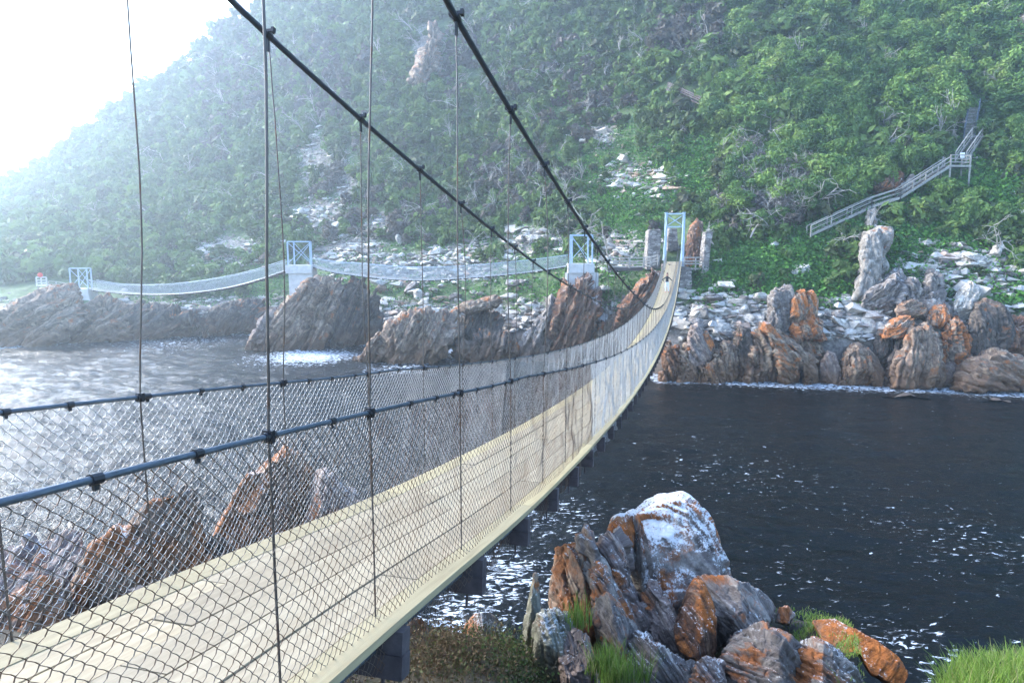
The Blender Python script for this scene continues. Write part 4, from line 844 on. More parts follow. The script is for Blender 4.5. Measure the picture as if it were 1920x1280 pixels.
far('rock', [(1784, 600), (1786, 566), (1800, 544), (1822, 526), (1836, 545), (1830, 568), (1814, 600)], 'pale', 'pale tilted slab left of the dark striped dome', GP, 30, .04)
far('rock', [(1786, 488), (1790, 474), (1810, 474), (1850, 480), (1860, 490), (1842, 506), (1800, 502)], 'pale', 'flat pale block lying on the slope below the notice sign', GP, 80, .04)
far('rock', [(1854, 488), (1864, 462), (1876, 452), (1880, 462), (1868, 488)], 'pale', 'upright pale stone right of the flat pale block', GP, 25, .04)
far('rock', [(1708, 462), (1714, 450), (1740, 444), (1764, 446), (1764, 454), (1740, 464)], 'pale', 'thin white slab lying between the pinnacle and the flat block', GP, 80, .05)
far('rock', [(1640, 366), (1650, 330), (1664, 318), (1690, 326), (1690, 350), (1676, 366)], 'rust', 'reddish outcrop behind the wooden staircase', GP, 35, .08)
far('rock', [(1686, 366), (1690, 345), (1712, 326), (1714, 345), (1700, 366)], 'grey', 'grey leaning slab behind the stair rail next to the reddish outcrop', GP, 40, .06)
far('rock', [(1690, 600), (1700, 570), (1740, 556), (1790, 575), (1800, 600)], 'grey', 'grey rounded hump between the blades and the striped dome', GP, 30, .06)
far('cliff', [(1874, 130), (1884, 90), (1900, 52), (1916, 20), (1960, 10), (1960, 130)], 'brown', 'pale tan cliff face at the upper right edge', GP, 20, .05, lean=5)
far('cliff', [(762, 190), (780, 140), (796, 80), (806, 40), (820, 34), (828, 60), (818, 120), (800, 165), (786, 195)], 'brown', 'narrow bare cliff streak high on the hazy slope', GP, 22, .09, lean=10, th=5)
far('cliff', [(1282, 500), (1286, 460), (1296, 425), (1308, 408), (1318, 416), (1316, 460), (1312, 500)], 'rust', 'pinkish bare rock face beside the bridge portal', GP, 14, .05, lean=3)
GM = 'layered rocks below the smaller footbridges'
far('strata_rock', [(452, 672), (470, 630), (500, 588), (518, 576), (528, 584), (520, 640), (508, 672)], 'purple', 'grey leftmost slab of the tilted strata under the middle pier', GM, 32, .06, Y=86, th=3)
far('strata_rock', [(474, 675), (500, 620), (524, 575), (560, 546), (584, 528), (590, 545), (570, 600), (540, 675)], 'brown', 'brown tilted slab directly under the middle pier', GM, 34, .06, Y=86.5, th=4)
far('strata_rock', [(520, 672), (552, 600), (578, 545), (606, 518), (640, 516), (646, 545), (620, 610), (592, 672)], 'brown', 'thick banded slab right of the one under the middle pier', GM, 28, .07, Y=87, th=4, res=50)
far('strata_rock', [(586, 668), (606, 610), (624, 545), (660, 520), (690, 534), (684, 590), (660, 668)], 'dark', 'dark slab on the right of the tilted strata', GM, 24, .06, Y=89, th=4)
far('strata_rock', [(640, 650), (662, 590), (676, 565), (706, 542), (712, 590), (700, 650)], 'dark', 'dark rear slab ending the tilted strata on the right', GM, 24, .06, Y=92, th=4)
far('strata_rock', [(650, 690), (670, 664), (692, 636), (708, 622), (722, 640), (718, 694)], 'brown', 'low dark brown spur in the surf left of the tan rock mass', GM, 30, .08, Y=76.6)
far('strata_rock', [(690, 694), (700, 640), (732, 602), (770, 584), (815, 580), (858, 588), (864, 620), (834, 660), (786, 690), (730, 696)], 'brown', 'tan ribbed rock mass at the water in the middle', GM, 28, .07, Y=77, res=60, th=7)
far('strata_rock', [(850, 640), (860, 596), (886, 584), (930, 580), (945, 600), (930, 640)], 'dark', 'dark-coloured rock standing in for the shaded recess under the flat ledge', GM, 20, .06, Y=82)  # solid rock in the cave recess, its dark colour stands in for shade
far('rock_ledge', [(852, 586), (860, 572), (900, 560), (930, 552), (946, 562), (930, 574), (880, 588)], 'brown', 'flat pale brown ledge roofing the dark hollow', GM, 72, .05, Y=80, th=4)
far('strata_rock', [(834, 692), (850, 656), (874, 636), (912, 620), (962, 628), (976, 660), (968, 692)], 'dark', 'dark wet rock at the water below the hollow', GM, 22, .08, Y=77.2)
far('strata_rock', [(966, 680), (980, 640), (1004, 598), (1030, 566), (1050, 560), (1050, 610), (1034, 680)], 'grey', 'grey slanted slab on the left of the red rock', GM, 26, .07, Y=77.2)
far('strata_rock', [(1010, 680), (1030, 620), (1046, 575), (1064, 530), (1098, 522), (1124, 556), (1120, 610), (1090, 680)], 'rust', 'red rock carrying the nearest concrete pier', GM, 22, .07, Y=76.6, res=52, th=5)
far('strata_rock', [(1110, 640), (1130, 600), (1152, 590), (1176, 606), (1190, 640)], 'brown', 'brown rock low between the red rock and the main bridge', GM, 20, .07, Y=77)
far('strata_rock', [(1146, 640), (1160, 590), (1180, 556), (1202, 524), (1228, 500), (1246, 520), (1240, 570), (1210, 640)], 'rust', 'reddish rib climbing to the portal left of the main bridge', GM, 30, .08, Y=74, th=4)
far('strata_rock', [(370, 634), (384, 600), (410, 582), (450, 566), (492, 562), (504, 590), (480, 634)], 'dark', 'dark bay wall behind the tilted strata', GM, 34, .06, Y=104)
GL = 'hazy layered rocks of the left headland'
far('strata_rock', [(-30, 668), (-20, 610), (40, 566), (90, 540), (130, 544), (156, 566), (146, 604), (100, 640), (30, 668)], 'brown', 'hazy sloping slabs at the far left edge of the shore', GL, 58, .06, Y=92, res=56, th=8)
far('strata_rock', [(90, 652), (140, 592), (170, 556), (214, 558), (262, 592), (250, 640), (160, 656)], 'brown', 'hazy rock hump right under the farthest pier', GL, 55, .07, Y=95.5, res=50, th=8)
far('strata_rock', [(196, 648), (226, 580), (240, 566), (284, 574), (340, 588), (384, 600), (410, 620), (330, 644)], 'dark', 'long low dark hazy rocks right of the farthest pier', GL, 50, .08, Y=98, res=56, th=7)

# ------------------------------------------------------------------ loose stones: templates, copied
def rock_template(seed, dims, cuts=14, sub=4, amp=.05, tilt=80):
    r = np.random.default_rng(seed); bm = bmesh.new(); bmesh.ops.create_icosphere(bm, subdivisions=sub, radius=1.0)
    V = np.array([v.co for v in bm.verts]); Fq = np.array([[v.index for v in f.verts] for f in bm.faces]); bm.free()
    for k in range(cuts):
        n = r.normal(size=3); n /= np.linalg.norm(n); d = r.uniform(.5, .82); s = V@n-d; V = V-np.clip(s, 0, None)[:, None]*n*.96
    N = V/np.linalg.norm(V, axis=1)[:, None]; V = V*np.array(dims)
    V, q = rough(V, N, bed_frame(tilt), float(np.mean(dims))*1.6, amp, seed)
    return V, Fq, q
TEM = {}
for kind, dims, amp in (('block', (1, .8, .62), .05), ('flat', (1, .75, .32), .04), ('round', (1, .85, .72), .03), ('fin', (.5, .7, 1.1), .07)):
    TEM[kind] = [rock_template(100+i*7+len(kind), dims, 14, 4, amp, 85 if kind != 'fin' else 8) for i in range(4)]
_tm = {}
def stone(kind, i, mat, name):
    if (kind, i, mat) not in _tm:
        V, Fq, q = TEM[kind][i]; o = mesh_np(name, V, Fq, MR[mat], smooth=True, attrs={'q': q*1.2}); me = o.data; bpy.data.objects.remove(o); _tm[kind, i, mat] = me
    return bpy.data.objects.new(name, _tm[kind, i, mat])
FIELDS = [  # count, (u range), (v range), size range m, kinds, mats, label, group
 (52, (1272, 1440), (556, 640), (.35, 1.5), ('flat', 'flat', 'block', 'round'), ('pale', 'pale', 'grey'), 'pale flat stone in the rubble shelf between the bridge and the orange pinnacle', 'pale stones on the rubble shelf'),
 (40, (1548, 1690), (575, 628), (.4, 1.3), ('block', 'flat', 'round'), ('pale', 'grey', 'pale'), 'pale grey stone in the rubble right of the orange pinnacle', 'grey stones right of the orange pinnacle'),
 (44, (1680, 1915), (420, 600), (.3, 1.0), ('block', 'flat', 'fin'), ('pale', 'grey', 'pale'), 'pale angular stone scattered in the greenery of the lower right slope', 'stones in the lower right slope'),
 (46, (690, 1010), (528, 600), (.5, 1.9), ('flat', 'block', 'flat'), ('pale', 'brown', 'pale', 'grey'), 'pale fallen slab in the scree below the nearer netted footbridge', 'scree slabs below the nearer netted footbridge'),
 (24, (1100, 1190), (540, 610), (.4, 1.2), ('flat', 'block'), ('pale', 'grey'), 'white stone in the gully between the red rock and the main bridge', 'white stones in the gully'),
 (30, (600, 760), (440, 505), (.4, 1.6), ('block', 'flat', 'fin'), ('pale', 'pale', 'grey'), 'pale stone on the bare scar above the nearer netted footbridge', 'stones on the bare scar'),
 (26, (330, 520), (440, 510), (.5, 1.8), ('block', 'flat'), ('pale', 'brown'), 'hazy pale stone in the landslip above the farther netted footbridge', 'stones of the hazy landslip'),
 (26, (1060, 1260), (280, 470), (.3, 1.0), ('flat', 'block'), ('pale', 'pale', 'grey'), 'pale stone strewn on the grassy slope behind the bridge portal', 'stones on the grassy slope'),
 (14, (555, 640), (280, 430), (.4, 1.4), ('flat', 'block'), ('pale',), 'white stone in the vertical rockslide on the hazy slope', 'stones of the vertical rockslide'),
 (16, (340, 500), (570, 610), (.6, 2.0), ('block', 'flat'), ('brown', 'grey', 'dark'), 'hazy brown boulder along the bay behind the tilted strata', 'boulders along the bay'),
]
for n, (ua, ub), (va, vb), (sa_, sb), kinds, mats, label, grp in FIELDS:
    for i in range(n):
        u = rng.uniform(ua, ub); v = va+(vb-va)*(i+rng.uniform(0, 1))/n; s_ = sa_+(sb-sa_)*rng.random()**2.2
        k = kinds[rng.integers(len(kinds))]; o = stone(k, int(rng.integers(4)), mats[rng.integers(len(mats))], 'stone')
        p = TP(u, v); o.location = Vector(p)+Vector((0, -.25, s_*.08)); o.scale = (s_*rng.uniform(.8, 1.25), s_, s_*rng.uniform(.75, 1.2))
        o.rotation_euler = (rng.normal(0, .3), rng.normal(0, .3), rng.uniform(0, 6.28)); COL.objects.link(o); tag(o, label, 'stone', grp)
big = stone('round', 1, 'pale', 'boulder'); big.location = Vector(TP(1295, 600)); big.location.z -= .2; big.scale = (1.1, .8, .75); COL.objects.link(big); tag(big, 'large smooth cream boulder at the left end of the rubble shelf', 'boulder')
big = stone('block', 2, 'pale', 'boulder'); big.location = Vector(TP(1334, 596)); big.scale = (1.4, .9, .8); big.rotation_euler = (0, .2, .3); COL.objects.link(big); tag(big, 'large pale angular boulder right of the smooth cream one', 'boulder')
big = stone('block', 0, 'pale', 'boulder'); big.location = Vector(TP(962, 556)); big.scale = (1.9, 1.2, 1.1); big.rotation_euler = (0, .15, .4); COL.objects.link(big); tag(big, 'biggest pale block in the scree left of the red rock', 'boulder')
def rubble():
    bm = bmesh.new(); tem = []
    for i in range(8):
        b2 = bmesh.new(); r = np.random.default_rng(900+i)
        for k in range(14): b2.verts.new(r.normal(size=3)/1.2*np.array([1, .8, .55]))
        h = bmesh.ops.convex_hull(b2, input=b2.verts); bmesh.ops.delete(b2, geom=[g for g in h['geom_interior'] if isinstance(g, bmesh.types.BMVert)], context='VERTS')
        b2.verts.index_update(); tem.append((np.array([v.co for v in b2.verts]), np.array([[v.index for v in f.verts] for f in b2.faces if len(f.verts) == 3]))); b2.free()
    VV = []; FF = []; TT = []; b = 0
    N = 0
    while N < 7000:
        u = rng.uniform(-50, 1960); v = rng.uniform(230, 640); pv, py = prof(u)
        if v > pv[2]+18 or v < pv[6]: continue
        sc = float(scree(np.array(u), np.array(v))); sh = np.exp(-((v-pv[2]+8)/22)**2)*(1 if u > 560 else .5)
        if rng.random() > max(sc**1.5*.9, sh*.8, .012): continue
        p = TP(u, v); s_ = rng.gamma(2., .11)+.07; V, Fq = tem[rng.integers(8)]
        a = rng.uniform(0, 6.28); ca, sa_ = math.cos(a), math.sin(a); R = np.array([[ca, -sa_, 0], [sa_, ca, 0], [0, 0, 1]])
        VV.append((V*s_*np.array([1.2, 1, .8]))@R.T+p+(0, -.15, .1)); FF.append(Fq+b); TT.append(np.full(len(V), rng.random())); b += len(V); N += 1
    m, nt, bs = newmat('rubble_stone'); t = attr(nt, 'tint'); pos = nd(nt, "ShaderNodeNewGeometry").outputs['Position']
    c = ramp(nt, t, [(0, (.14, .12, .105)), (.3, (.42, .39, .35)), (.8, (.60, .57, .53)), (1, (.42, .28, .20))])
    c = mix(nt, 1., c, ramp(nt, noise(nt, pos, 3, 6, .7), [(.3, .55), (.7, 1.2)]), 'MULTIPLY'); nt.links.new(c, bs.inputs['Base Color']); bs.inputs['Roughness'].default_value = .9
    o = mesh_np('rubble', np.concatenate(VV), np.concatenate(FF), m, attrs={'tint': np.concatenate(TT)}); tag(o, 'small pale broken stones covering the rubble shelf and bare slope scars', 'rubble', None, 'stuff')
rubble()

# ------------------------------------------------------------------ vegetation
def leaf_cloud(r, centres, radii, n, size, elong=1.6, up=.25, droop=0.0):
    "leaf faces spread over the shells of many small clumps; returns verts, quads"
    k = len(centres); w_ = radii**2; ci = r.choice(k, n, p=w_/w_.sum())
    d = r.normal(size=(n, 3)); d[:, 2] = d[:, 2]*.9+.35; d /= np.linalg.norm(d, axis=1)[:, None]
    rad = radii[ci]*r.uniform(.55, 1.08, n)
    c = centres[ci]+d*rad[:, None]
    nn = d+r.normal(size=(n, 3))*.55; nn[:, 2] += up; nn /= np.linalg.norm(nn, axis=1)[:, None]
    a = np.cross(nn, r.normal(size=(n, 3))); a /= np.linalg.norm(a, axis=1)[:, None]; b = np.cross(nn, a)
    s = size*r.uniform(.6, 1.3, n)[:, None]
    V = np.stack([c-a*s*elong, c-b*s*.8+nn*s*.15, c+a*s*elong, c+b*s*.8+nn*s*.15], 1)
    return V.reshape(-1, 3), np.arange(4*n).reshape(n, 4), ci
def crown(seed, n, size, lobes=11, flat=.8):
    r = np.random.default_rng(seed); c = r.normal(size=(lobes, 3)); c /= np.linalg.norm(c, axis=1)[:, None]; c *= r.uniform(.25, .78, lobes)[:, None]; c[:, 2] = c[:, 2]*flat+.1
    rd = r.uniform(.18, .40, lobes); V, Fq, ci = leaf_cloud(r, c, rd, n, size)
    lt = r.uniform(0, 1, lobes)[ci]*.6+r.uniform(0, .4, n); return V, Fq, np.repeat(lt, 4), c, rd
TREES = []
for i in range(7):
    V, Fq, t, c, rd = crown(40+i, 3400 if i < 5 else 2800, .047, 16 if i < 5 else 24)
    o = mesh_np('crown', V, Fq, M_TREE, attrs={'tint': t}); me = o.data; bpy.data.objects.remove(o)
    m = MB(); m.tube([(0, 0, -1.3), (.04, 0, -.7), (0, .05, -.1), (.02, 0, .35)], [.085, .07, .055, .03], 6)
    for q in c[:6]: m.tube([(0, .02, -.5), q*.5+(0, 0, -.12), q*.9], [.045, .03, .012], 5)
    o2 = m.build('trunk', M_BARK); me2 = o2.data; bpy.data.objects.remove(o2); TREES.append((me, me2))
DRYS = []
for i in range(3):
    r = np.random.default_rng(70+i); m = MB()
    for k in range(46):
        d = r.normal(size=3); d[2] = abs(d[2])*.8+.1; d /= np.linalg.norm(d); p = d*r.uniform(.6, 1.05); mid = p*.5+r.normal(size=3)*.12
        m.tube([(0, 0, -.35), mid, p], [.022, .014, .006], 4, False)
        for j in range(4):
            e = mid+(p-mid)*r.uniform(.2, .9); m.tube([e, e+r.normal(size=3)*.16+d*.12], [.010, .004], 3, False)
    o = m.build('twigs', M_DEAD); me = o.data; bpy.data.objects.remove(o)
    c = r.normal(size=(9, 3)); c /= np.linalg.norm(c, axis=1)[:, None]; c *= .6; c[:, 2] = abs(c[:, 2])*.8
    V, Fq, ci = leaf_cloud(r, c, r.uniform(.25, .4, 9), 500, .04, 2.2); o = mesh_np('crown', V, Fq, M_DRY, attrs={'tint': np.repeat(r.random(500), 4)}); me2 = o.data; bpy.data.objects.remove(o); DRYS.append((me2, me))
VBU = [-200, 0, 100, 240, 330, 420, 430, 540, 550, 600, 700, 900, 1060, 1240, 1260, 1330, 1440, 1600, 1700, 1920, 2200]
VBV = [530, 535, 518, 535, 560, 560, 560, 560, 490, 470, 455, 490, 480, 470, 410, 530, 548, 545, 520, 520, 520]
LOW = [(1450, 500, 190, 60), (1720, 470, 150, 70), (1870, 370, 80, 60), (1180, 360, 110, 120), (1300, 330, 60, 80), (490, 535, 60, 25)]
def low(u, v): return max(float(blob(u, v, *b)) for b in LOW)
GREYB = [(1080, 190, 70, 80), (1420, 390, 70, 60), (700, 420, 130, 70), (960, 330, 90, 60), (450, 160, 80, 90), (1180, 470, 60, 40), (860, 130, 70, 60), (1300, 60, 80, 50), (620, 180, 60, 80)]
def greyness(u, v): return max(float(blob(u, v, *b)) for b in GREYB)
STAIRPX = [(1520, 440), (1578, 413), (1634, 388), (1688, 371), (1782, 308), (1820, 300), (1824, 250), (1826, 195)]
def near_stairs(u, v, R=34):
    for (a, b), (c, d) in zip(STAIRPX[:-1], STAIRPX[1:]):
        L2 = (c-a)**2+(d-b)**2; t = max(0, min(1, ((u-a)*(c-a)+(v-b)*(d-b))/L2))
        dx, dy = u-a-(c-a)*t, v-b-(d-b)*t
        if dx*dx+dy*dy < R*R and dy > -18: return True
    if (u-1805)**2/44**2+(v-345)**2/40**2 < 1 or 1780 < u < 1862 and 175 < v < 330: return True
    return 1246 < u < 1324 and (u-1250)*.45+150 < v < (u-1250)*.45+186
plants = []
while len(plants) < 7000:
    u = rng.uniform(-260, 2120); pv, py = prof(u); v = rng.uniform(max(-170, pv[7]-6), np.interp(u, VBU, VBV))
    if near_stairs(u, v): continue
    if 1236 < u < 1290 and v > 400 or 1290 < u < 1340 and v > 420: continue
    sc = float(scree(np.array(u), np.array(v))); lo = low(u, v)
    if rng.random() < sc*1.1 or rng.random() < lo*1.05: continue
    Y = T(u, v); big_ = u > 1230 and v < 430 and lo < .5
    if big_ and rng.random() < .35: continue
    r_ = rng.uniform(1.3, 3.0) if big_ else rng.uniform(.9, 2.1)
    if u > 1340 and v < 250: r_ *= 1.15
    r_ *= (1-.5*lo)*max(1., Y/115)*(1.6 if u < 130 and v > 420 else 1); plants.append((u, v, Y, r_, greyness(u, v), lo))
plants.sort(key=lambda p: -(p[3]/p[2]*(1 if 0 < p[0] < 1940 and p[1] > 0 else .2)))
def region(u, v):
    if u > 1640 and v > 260: return 'below and beside the wooden stairs'
    if u > 1560: return 'around the upper stair at the right'
    if u > 1300: return 'on the steep slope left of the stairs'
    if u > 1050: return 'on the slope above the bridge portal'
    if u > 700: return 'on the hazy middle slope'
    return 'on the misty left slope'
NI = 290; nind = 0; rest = []
for (u, v, Y, r_, g, lo) in plants:
    dry = rng.random() < g*.75
    if nind < NI and u > 150:
        nind += 1; p = P(u, v, Y)
        root = empty('bush' if dry else 'tree', p+(0, -.3, r_*.45), None, 'bush' if dry else 'tree'); root.scale = (r_*rng.uniform(.9, 1.15), r_*rng.uniform(.9, 1.15), r_*rng.uniform(.8, 1.15)); root.rotation_euler = (0, 0, rng.uniform(0, 6.28))
        if dry: root.name = 'dry_bush'; root['label'] = 'grey leafless bush '+region(u, v); root['group'] = 'grey bushes '+region(u, v); parts = zip(('crown', 'branches'), DRYS[rng.integers(3)])
        else:
            root.name = 'leafy_tree'; root['label'] = ('broad green leafy tree ' if r_ > 1.7 else 'rounded green leafy shrub ')+region(u, v); root['group'] = ('leafy trees ' if r_ > 1.7 else 'leafy shrubs ')+region(u, v); parts = zip(('crown', 'trunk'), TREES[rng.integers(7)])
        for nm, me in parts:
            c = bpy.data.objects.new(nm, me); COL.objects.link(c); c.parent = root
    else: rest.append((u, v, Y, r_, dry))
def scrub():
    base = [crown(200+i, 200, .16, 10) for i in range(10)]; VV = []; FF = []; TT = []; b = 0
    for (u, v, Y, r_, dry) in rest:
        V, Fq, t, _, _ = base[rng.integers(10)]; a = rng.uniform(0, 6.28); ca, sa_ = math.cos(a), math.sin(a); R = np.array([[ca, -sa_, 0], [sa_, ca, 0], [0, 0, 1]])
        sc = r_*np.array([rng.uniform(.85, 1.2), rng.uniform(.85, 1.2), rng.uniform(.75, 1.25)])
        tint = rng.uniform(.3, .85) if not dry else rng.uniform(.0, .15)
        VV.append((V*sc)@R.T+P(u, v, Y)+(0, -.2, r_*.4)); FF.append(Fq+b); TT.append(np.clip(tint+(t-.5)*.30, 0, 1)); b += len(V)
    o = mesh_np('hillside_scrub', np.concatenate(VV), np.concatenate(FF), M_LEAF, attrs={'tint': np.concatenate(TT)}); tag(o, 'continuous green and grey scrub covering the hazy hillside', 'scrub', None, 'stuff')
scrub()
def cover():
    C = []; N_ = []
    while len(C) < 26000:
        u = rng.uniform(250, 1960); v = rng.uniform(180, 585); pv, py = prof(u)
        if v > pv[2]-4: continue
        lo = low(u, v); sc = float(scree(np.array(u), np.array(v)))
        if rng.random() > max(lo, .18)*(1-.75*sc): continue
        if 1240 < u < 1296 and v > 400: continue
        C.append((*TP(u, v), lo, u))
    C = np.array(C); n = len(C)*5; r = rng; c = np.repeat(C[:, :3], 5, 0)+r.normal(size=(n, 3))*np.array([.45, .35, .22])+(0, -.2, .28)
    nn = r.normal(size=(n, 3))*.6+(0, -.5, .9); nn /= np.linalg.norm(nn, axis=1)[:, None]; a = np.cross(nn, r.normal(size=(n, 3))); a /= np.linalg.norm(a, axis=1)[:, None]; b = np.cross(nn, a); s = r.uniform(.07, .17, n)[:, None]
    V = np.stack([c-a*s*1.4, c-b*s, c+a*s*1.4, c+b*s], 1).reshape(-1, 3); t = np.repeat(r.uniform(.1, .8, len(C)), 5)+r.normal(0, .12, n)
    t += .3*np.repeat(fbm(C[:, :3]*.25, 3), 5)+.35*np.repeat(np.exp(-((C[:, 4]-1870)/70)**2), 5)
    o = mesh_np('ground_cover', V, np.arange(4*n).reshape(n, 4), M_COVER, attrs={'tint': np.repeat(np.clip(t, 0, 1), 4)}); tag(o, 'low bright green creeper carpeting the lower slope', 'ground cover', None, 'stuff')
cover()
def bare_branches():
    tem = []
    for i in range(6):
        r = np.random.default_rng(300+i); m = MB()
        def grow(p, d, L, rad, lev):
            pts = [p]
            for k in range(4):
                d = d+r.normal(size=3)*.22; d /= np.linalg.norm(d); p = p+d*L/4; pts.append(p)
            m.tube(pts, np.linspace(rad, rad*.5, 5), 4, False)
            if lev < 2:
                for k in range(3):
                    e = d+r.normal(size=3)*.7; grow(pts[r.integers(1, 5)], e/np.linalg.norm(e), L*.6, rad*.6, lev+1)
        for k in range(2): grow(np.zeros(3), np.array([r.normal()*.5, -.4, .8]), 1., .022, 0)
        tem.append((np.array(m.v), np.array(m.f)))
    VV = []; FF = []; b = 0
    while len(VV) < 300:
        u = rng.uniform(60, 1940); v = rng.uniform(0, 480); pv, py = prof(u)
        if v < pv[7] or v > np.interp(u, VBU, VBV) or low(u, v) > .5 or near_stairs(u, v): continue
        if rng.random() > .35+greyness(u, v): continue
        V, Fq = tem[rng.integers(6)]; a = rng.uniform(0, 6.28); ca, sa_ = math.cos(a), math.sin(a); Rm = np.array([[ca, -sa_, 0], [sa_, ca, 0], [0, 0, 1]])
        Y = T(u, v)-1.6; VV.append((V*rng.uniform(1.2, 3.2)*max(1, Y/120))@Rm.T+P(u, v, Y)+(0, 0, .3)); FF.append(Fq+b); b += len(V)
    o = mesh_np('bare_branches', np.concatenate(VV), np.concatenate(FF), M_DEAD); tag(o, 'pale bare branches poking out of the scrub all over the hillside', 'branches', None, 'stuff')
bare_branches()
def dead_tree(u, v, h, label, seed, lean=0.0, spread=.6):
    r = np.random.default_rng(seed); m = MB()
    def grow(p, d, L, rad, lev):
        pts = [p]; n = 5
        for k in range(n):
            d = d+r.normal(size=3)*.16+(0, 0, .03); d /= np.linalg.norm(d); p = p+d*L/n; pts.append(p)
        m.tube(pts, np.linspace(rad, rad*.55, n+1), 6 if lev == 0 else 4, lev == 0)
        if lev < 3:
            for k in range(4 if lev == 0 else 3):
                q = pts[r.integers(2, n+1)]; e = d+r.normal(size=3)*spread; e /= np.linalg.norm(e); grow(q, e, L*r.uniform(.4, .68), rad*.5, lev+1)
    b = TP(u, v, -1.2); grow(np.zeros(3), np.array([lean, -.25, 1.]), h*.55, .035*h**.7, 0)
    o = m.build('dead_tree', M_DEAD, None, True); o.location = b; tag(o, label, 'dead tree', 'bare dead trees on the slope')
for a in [(1440, 420, 4.5, 'tangled bare dead tree on the slope left of the wooden stair', 1, .1, 1.0), (1415, 330, 3.5, 'bent bleached dead trunk above the tangled dead tree', 2, -.9, .5), (1890, 420, 3.2, 'grey dead stump with roots at the right edge below the stairs', 3, .4, .9),
          (1140, 480, 5, 'slender pale dead tree just left of the portal', 4, -.3, .4), (1120, 275, 4.5, 'pale forked dead tree high behind the main cable', 5, .6, .6), (1500, 150, 6, 'bare white-limbed tree among green crowns at upper right', 6, .3, .7),
          (590, 215, 8, 'tall hazy dead tree at the head of the rockslide', 7, .0, .5), (720, 110, 7, 'hazy leaning dead tree behind the left cable', 8, -.3, .5), (800, 150, 6, 'hazy bare tree beside the bare cliff streak', 9, .3, .6), (1330, 90, 6, 'bare grey tree near the top centre', 10, -.2, .7),
          (1010, 390, 4.5, 'bare tree behind the hangers of the main bridge', 11, .3, .7), (1445, 250, 4.5, 'grey drooping bare tree between green crowns', 12, -.1, .7), (1748, 352, 1.5, 'thin bare sapling under the stilted landing', 13, .1, .5), (960, 80, 6, 'bare tree at the top edge left of centre', 14, .1, .7)]: dead_tree(*a)

# ------------------------------------------------------------------ near grass and scrub
def blades(name, base, h, n_seg=3, wd=.006, mat=M_GRASS, lean=.5, label=None, cat='grass', kind=None, tint=(.3, 1.)):
    n = len(base); r = rng; hh = h*r.uniform(.5, 1.2, n); az = r.uniform(0, 6.28, n); ln = lean*r.uniform(.2, 1.2, n); side = np.stack([-np.sin(az), np.cos(az), 0*az], 1); dr = np.stack([np.cos(az), np.sin(az), 0*az], 1)
    R = []
    for k in range(n_seg+1):
        f = k/n_seg; c = base+dr*(hh*ln*f**1.7)[:, None]+np.array([0, 0, 1])*(hh*(f-.28*ln*f*f))[:, None]; w2 = wd*(1-f*.92); R += [c-side*w2, c+side*w2]
    V = np.stack(R, 1); m = 2*(n_seg+1); idx = np.arange(n)[:, None]*m
    Fq = np.concatenate([idx+np.array([[2*k, 2*k+1, 2*k+3, 2*k+2]]) for k in range(n_seg)])
    t = np.repeat(r.uniform(*tint, n), m)
    o = mesh_np(name, V.reshape(-1, 3), Fq, mat, attrs={'tint': t}); return tag(o, label, cat, None, kind)
def bank_pts(n, f):
    out = []
    while len(out) < n:
        x, y = rng.uniform(-3, 6), rng.uniform(3, 10)
        if rng.random() < f(x, y): out.append((x, y, float(bank_z(x, y))+.02))
    return np.array(out)
def pxz(p):  # photo pixel of a world point
    d = np.array(p)-(0, 0, CAM_Z); f = d[1]*CP-d[2]*SP; return 960+F*d[0]/f, 640-F*(d[1]*SP+d[2]*CP)/f
gb = lambda cx, cy, sx, sy: (lambda x, y: math.exp(-((x-cx)/sx)**2-((y-cy)/sy)**2))
blades('grass', bank_pts(11000, gb(4.0, 5.1, .75, .45)), .25, wd=.0065, lean=.7, label='bright green grass mound in the bottom right corner', kind='stuff')
blades('grass', bank_pts(6500, lambda x, y: gb(3.3, 7.2, .75, .9)(x, y)*(1 if math.sin(x*5.1+1.2*math.sin(y*4))+math.sin(y*6.3+x) > -.2 else .08)), .055, wd=.005, lean=.9, label='short green grass patch between the rusty boulder and the orange slabs', kind='stuff')
tb = np.concatenate([P(u, v, Y)+rng.normal(size=(n, 3))*np.array([s_, s_*.5, .03]) for u, v, Y, n, s_ in ((1140, 1262, 6.1, 420, .09), (1160, 1285, 5.9, 260, .08), (1085, 1170, 6.6, 120, .07), (1205, 1275, 6.0, 80, .05))])
blades('grass_tuft', tb, .30, wd=.005, lean=.45, label='long grass tuft growing between the grey slabs of the near outcrop', kind='stuff')
for (u, v, Y, sx, n, lab) in ((860, 1262, 6.0, .85, 800, 'reddish-brown dry scrub under the deck edge'), (965, 1245, 6.4, .35, 450, 'dark green scrub against the foot of the greenish spike')):
    b = P(u, v, Y)+rng.normal(size=(n, 3))*np.array([sx*.55, .5, .03]); b[:, 2] = bank_z(b[:, 0], b[:, 1])
    e = blades('heath_shrub', b, .22 if 'dry' in lab else .34, 4, .003, M_HEATH, .8, lab, 'shrub', None, (0., .8) if 'dry' in lab else (.6, 1.))
    c = np.repeat(b, 9, 0)+rng.normal(size=(n*9, 3))*np.array([.09, .09, .07])+(0, 0, .08); nn = rng.normal(size=c.shape); a = np.cross(nn, rng.normal(size=c.shape)); a /= np.linalg.norm(a, axis=1)[:, None]; bb = np.cross(a, nn/np.linalg.norm(nn, axis=1)[:, None]); s_ = rng.uniform(.006, .014, len(c))[:, None]
    V = np.stack([c-a*s_*1.8, c-bb*s_, c+a*s_*1.8, c+bb*s_], 1).reshape(-1, 3)
    mesh_np('sprigs', V, np.arange(len(V)).reshape(-1, 4), M_HEATH, e, attrs={'tint': np.repeat(rng.uniform(*((0., .75) if 'dry' in lab else (.55, 1.)), len(c)), 4)})

